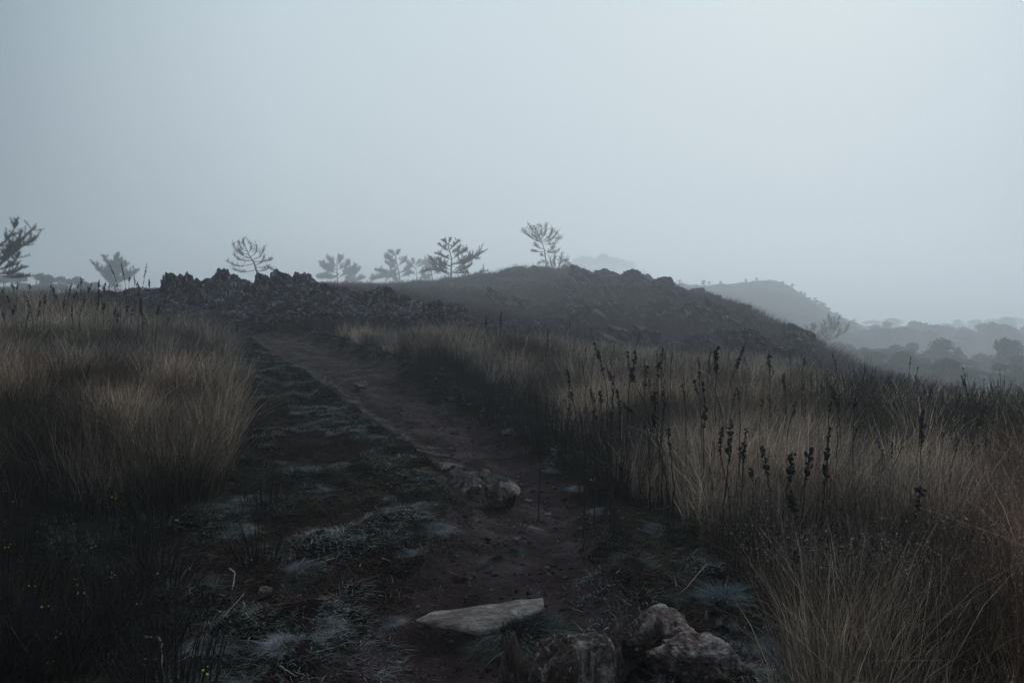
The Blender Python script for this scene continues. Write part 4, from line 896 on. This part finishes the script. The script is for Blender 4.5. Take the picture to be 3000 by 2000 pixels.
for i in range(110):
    px = R.uniform(1560, 2500) if i > 80 else R.uniform(1560, 2900); d = R.uniform(8, 13) if i < 50 else R.uniform(5, 8); top = (R.uniform(1005, 1120) if i < 50 else R.uniform(1110, 1330)) + max(0, px - 2200) * .1
    ln = R.uniform(-12, 12); mullein([(px, top), (px + ln * .4, top + 30), (px + ln, top + 90)], d, [(.0, R.uniform(.3, .6), R.uniform(.7, 1.2))], "slight dark mullein spire among the tan grass on the right", "slight mulleins in the right grass", .9)
print("mulleins")

# ------------------------------------------------------------------ gorse and broom
M_flower = flat_mat("gorse_flower", (.62, .58, .10), .6); M_gorse = plant_mat("gorse_spines", .75, .3)
def gorse(name, seed, n=42, h=.55, rad_=.22, flowers=10, broom=False):
    rg = np.random.default_rng(seed); e0 = empty(name, (0, 0, 0)); mb = MB(); tips = []
    for i in range(n):
        a = rg.uniform(0, 6.283); q = math.sqrt(rg.uniform(0, 1)); r0 = q * rad_; L_ = h * rg.uniform(.5, 1.15) * (1.1 - .3 * q)
        b = np.array([math.cos(a) * r0, math.sin(a) * r0, -.03]); o_ = np.array([math.cos(a), math.sin(a), 0]) * L_ * q * rg.uniform(.2, .7)
        q3 = bez(b, b + [0, 0, L_ * .55] + o_ * .2, b + [0, 0, L_] + o_, 6) if not broom else bez(b, b + [0, 0, L_ * .6] + o_ * .5, b + [0, 0, L_] + o_, 5)
        tube(mb, q3, np.linspace(.0045, .0018, len(q3)), 3, np.array([.018, .020, .017]) * rg.uniform(.6, 1.5)); tips.append(q3)
        if not broom:
            m = int(L_ * 150); f = rg.uniform(.25, 1, m) * (len(q3) - 1.01); i_ = f.astype(int); p = q3[i_] + (q3[i_ + 1] - q3[i_]) * (f - i_)[:, None]
            dv = rg.normal(size=(m, 3)) * [1, 1, .3] + [0, 0, .55]; dv /= np.linalg.norm(dv, axis=1)[:, None]
            V, F, Co = ribbons(p, dv, dv * 0, rg.uniform(.012, .026, m), np.full(m, .0036), np.zeros(m), 1, np.array([.020, .025, .020]) * rg.uniform(.6, 1.6, (m, 1)), yaw=rg.uniform(0, 6.28, m)); mb.add(V, F, Co)
    mb.build("stems", M_gorse, e0)
    if flowers:
        fb = MB()
        for _ in range(flowers):
            q3 = tips[rg.integers(len(tips))]; i_ = rg.integers(2, len(q3) - 1)
            for _ in range(rg.integers(1, 4)):
                c = q3[i_] + rg.normal(0, .012, 3); r_ = rg.uniform(.004, .0075); fb.add(c + BV * [r_, r_, r_ * .8], [BF])
        fb.build("flowers", M_flower, e0)
    return e0
gp = [gorse("gorse_bush", 500 + i, 46, .52, .24, 14) for i in range(4)] + [gorse("gorse_bush", 510 + i, 40, .40, .20, 1) for i in range(3)]
bp = [gorse("broom_bush", 520 + i, 90, .62, .16, 0, True) for i in range(2)]
used = set()
def put(protos_, i, x, y, s, label, group, sz=1.0):
    p = protos_[i]; key = p.name
    o = p if key not in used else copy_tree(p); used.add(key)
    o.location = (x, y, gz(x, y)); o.scale = (s, s, s * sz); o.rotation_euler = (0, 0, R.uniform(0, 6.28)); tag(o, label, "gorse" if "gorse" in p.name else "broom", group)
G_R = "dark spiny gorse with yellow flecks on the right of the field"; G_L = "low dark spiny gorse in the shade of the left field"; G_H = "dark gorse spikes between the path and the tan grass"
cnt = 0
while cnt < 85:
    px, py = R.uniform(2380, 3150), R.uniform(1190, 1400)
    if px < 2500 and R.uniform() < .5: continue
    x, y, _ = ground_hit(px, py); put(gp, int(R.integers(4)), x, y, R.uniform(.8, 1.35), G_R, "gorse on the right"); cnt += 1
for px in (2480, 2560, 2600, 2640, 2720, 2790, 2850, 2930, 2990): x = (px - 1500) / FPX * 12.2; put(gp, int(R.integers(4)), x, 12.2, R.uniform(1.0, 1.35), "gorse bush on the brow above the valley", "gorse on the valley brow")
for px in (2530, 2590, 2630): x = (px - 1500) / FPX * 12.6; put(bp, int(R.integers(2)), x, 12.6, R.uniform(.9, 1.2), "bristly broom clump on the brow above the valley", "broom on the brow")
cnt = 0
while cnt < 44:
    px, py = R.uniform(-100, 560), R.uniform(1380, 2040)
    if inpoly(np.array([px]), np.array([py - 40]), GOLD_L)[0] and py < 1480: continue
    if px > 520 and py > 1500 and R.uniform() < .7: continue
    x, y, _ = ground_hit(px, py); put(gp, int(4 + R.integers(3)), x, y, R.uniform(.6, .95), G_L, "gorse on the left"); cnt += 1
for px, py in ((500,1300),(440,1320),(560,1280),(620,1300),(690,1290),(740,1310),(520,1360),(1250,1130),(1200,1120),(1300,1160),(1350,1180),(1400,1200),(1450,1240),(1500,1270),(1550,1290),(1450,1180),(1380,1150),(1520,1200),(1750,1420),(1800,1440),(1850,1450),(1700,1390),(1760,1380),(1830,1400),(2150,1480),(2350,1420),(2500,1430),(2650,1480),(2750,1550),(2300,1350),(1600,1200),(1980,1330),(2060,1390),(770,1480),(760,1650)):
    x, y, _ = ground_hit(px, py); put(gp, int(4 + R.integers(3)), x, y, R.uniform(.7, 1.05), G_H, "gorse along the path")
cnt = 0
while cnt < 60:
    px, py = R.uniform(1080, 2500), R.uniform(1080, 1560)
    if not inpoly(np.array([px]), np.array([py]), GOLD_R)[0] or (px > 1900 and R.uniform() < .5): continue
    x, y, _ = ground_hit(px, py); put(gp, int(4 + R.integers(3)), x, y, R.uniform(.7, 1.15), "dark gorse spikes scattered through the tan grass right of the path", "gorse in the right grass", 1.15); cnt += 1
cnt = 0
while cnt < 26:
    px, py = R.uniform(60, 680), R.uniform(1060, 1330); x, y, _ = ground_hit(px, py); put(gp, int(4 + R.integers(3)), x, y, R.uniform(.7, 1.1), "dark gorse spikes scattered through the tan grass left of the path", "gorse in the left grass", 1.15); cnt += 1
for p in gp + bp:
    if p.name not in used:
        for c in list(p.children): bpy.data.objects.remove(c)
        bpy.data.objects.remove(p)
print("gorse", len(bpy.data.objects))

# ------------------------------------------------------------------ bleached twigs and pebbles
M_twig = flat_mat("bleached_twig", (.26, .23, .21)); M_peb = flat_mat("pebble", (.085, .078, .082)); M_dtwig = flat_mat("dark_twig", (.05, .032, .026))
def twig(pts, rr, label, mat=None):
    w_ = []
    for px, py, up in pts:
        x, y, z = ground_hit(px, py); w_.append((x, y, z + up))
    w_ = np.array(w_); o0 = w_[0].copy(); mb = MB(); n = 14; s = np.linspace(0, len(w_) - 1, n); Q = np.stack([np.interp(s, np.arange(len(w_)), w_[:, k] - o0[k]) for k in range(3)], 1)
    for _ in range(2): Q[1:-1] = (Q[:-2] + 2 * Q[1:-1] + Q[2:]) / 4
    Q += R.normal(0, rr * .25, Q.shape); tube(mb, Q, np.linspace(rr, rr * .45, n), 6); o = mb.build("twig", mat or M_twig, None, True); o.location = o0; tag(o, label, "twig")
twig([(425,1905,.06),(470,1897,.05),(476,1935,.04),(474,1970,.02)], .006, "pale crooked twig bent like a hook in the dark left corner")
twig([(672,1690,.05),(690,1705,.05),(680,1738,.02)], .005, "curved bleached twig in the turf left of the path")
twig([(425,1945,.02),(465,1948,.02)], .004, "short pale twig under the hooked one")
twig([(715,1745,.01),(700,1775,.03),(655,1810,.01)], .002, "thin straw coloured twig lying in the turf")
twig([(955,1652,.02),(980,1648,.02)], .005, "little orange brown stick at the turf edge")
twig([(1255,1315,.02),(1285,1318,.02)], .007, "pale stick lying flat on the middle of the path")
twig([(1180,1240,.02),(1235,1250,.04)], .014, "dark root showing in the left bank of the path", M_dtwig)
twig([(1215,1330,.03),(1280,1345,.03),(1345,1350,.02)], .02, "brown root crossing the path above the rocks", M_dtwig)
twig([(1120,1640,.01),(1145,1648,.01)], .003, "short pale twig near the path's left edge")
twig([(2070,1690,.06),(2010,1740,.03),(1990,1750,.01)], .002, "straw stem bent over the right edge of the path")
twig([(820,1970,.01),(850,1978,.01),(870,1992,.01)], .004, "pale twig curl at the bottom of the turf")
x, y, z, r, qx, qy = sample(95000, 2.4, 26, 6, 30)
sd = path_sd(x, y); keep = sd < .15 + n2(x, y, .5, 2, 95) * .2; x, y, z, r = (v[keep] for v in (x, y, z, r)); n = len(x)
sz = R.lognormal(-5.6, .65, n).clip(0, .03) * (1 + r / 14); V1 = np.array([[0, 0, .8], [1, 0, 0], [0, 1, 0], [-1, 0, 0], [0, -1, 0], [0, 0, -.5]], float); F1 = np.array([[0, 1, 2], [0, 2, 3], [0, 3, 4], [0, 4, 1], [5, 2, 1], [5, 3, 2], [5, 4, 3], [5, 1, 4]])
Vc = V1[None] * sz[:, None, None] * R.uniform(.5, 1.4, (n, 6, 1)) * [1.25, 1.25, .8]; Vc = Vc + np.stack([x, y, z - sz * .1], 1)[:, None, :]
tone = np.exp(R.normal(0, .5, (n, 1))) * np.array([.0210, .0140, .0165]); tone[R.uniform(0, 1, n) < .03] = [.09, .082, .085]
M_gravel = plant_mat("mud_clods", .9, .3)
tag(obj("gravel", mesh_np("gravel", Vc.reshape(-1, 3), [(F1[None] + (np.arange(n) * 6)[:, None, None]).reshape(-1, 3)], M_gravel, np.repeat(tone, 6, 0))), "loose mud clods and grit strewn on the footpath", "gravel", kind="stuff")
x, y, z, r, qx, qy = sample(60000, 2.4, 16, 5, 40)
sd = path_sd(x, y); keep = (sd > -.35) & (R.uniform(0, 1, len(x)) < np.where(sd < 0, .2, .55)); x, y, z, r = (v[keep] for v in (x, y, z, r)); n = len(x)
a = R.uniform(0, 6.28, n); dv = np.stack([np.cos(a), np.sin(a) * .8, R.uniform(-.05, .45, n)], 1); t = np.where((R.uniform(0, 1, n) < .12)[:, None], np.array([.20, .165, .13]), np.array([.045, .028, .019])) * R.uniform(.5, 1.5, (n, 1))
V, F, Co = ribbons(np.stack([x, y, z + R.uniform(.0, .04, n)], 1), dv, np.stack([-np.sin(a), np.cos(a), a * 0 - .3], 1), R.uniform(.03, .12, n), .0020 * (1 + r / 9) * R.uniform(.6, 1.3, n), R.uniform(-.4, .6, n), 2, t, yaw=a + 1.57)
tag(obj("litter", mesh_np("litter", V, F, M_low, Co)), "dead stems and straw lying over the turf and path edges", "litter", kind="stuff")
pv_, pf_ = rock_shape(900, n=8, planes=10, sharp=10, rough=.05)
pm = [mesh_np("pebble", norm_rock(rock_shape(900 + i, n=8, planes=10, sharp=10, rough=.06)[0], .3), [pf_], M_peb, None, True) for i in range(4)]
cnt = 0
while cnt < 170:
    k = R.integers(0, len(PC) - 3); t = R.uniform(); c = PC[k] * (1 - t) + PC[k + 1] * t; x = c[0] + R.normal(0, .35); y = c[1] + R.normal(0, .2)
    if y < 3.2 or y > 13: continue
    s = R.uniform(.004, .012) * (1 + (R.uniform() < .12) * 1.5); o = bpy.data.objects.new("pebble", pm[R.integers(4)]); C.objects.link(o)
    o.location = (x, y, gz(x, y)); o.scale = (s * R.uniform(.8, 1.6), s, s * .6); o.rotation_euler = (0, 0, R.uniform(0, 6)); tag(o, "small stone lying loose on the muddy footpath", "pebble", "loose stones on the path"); cnt += 1
print("done", len(bpy.data.objects))
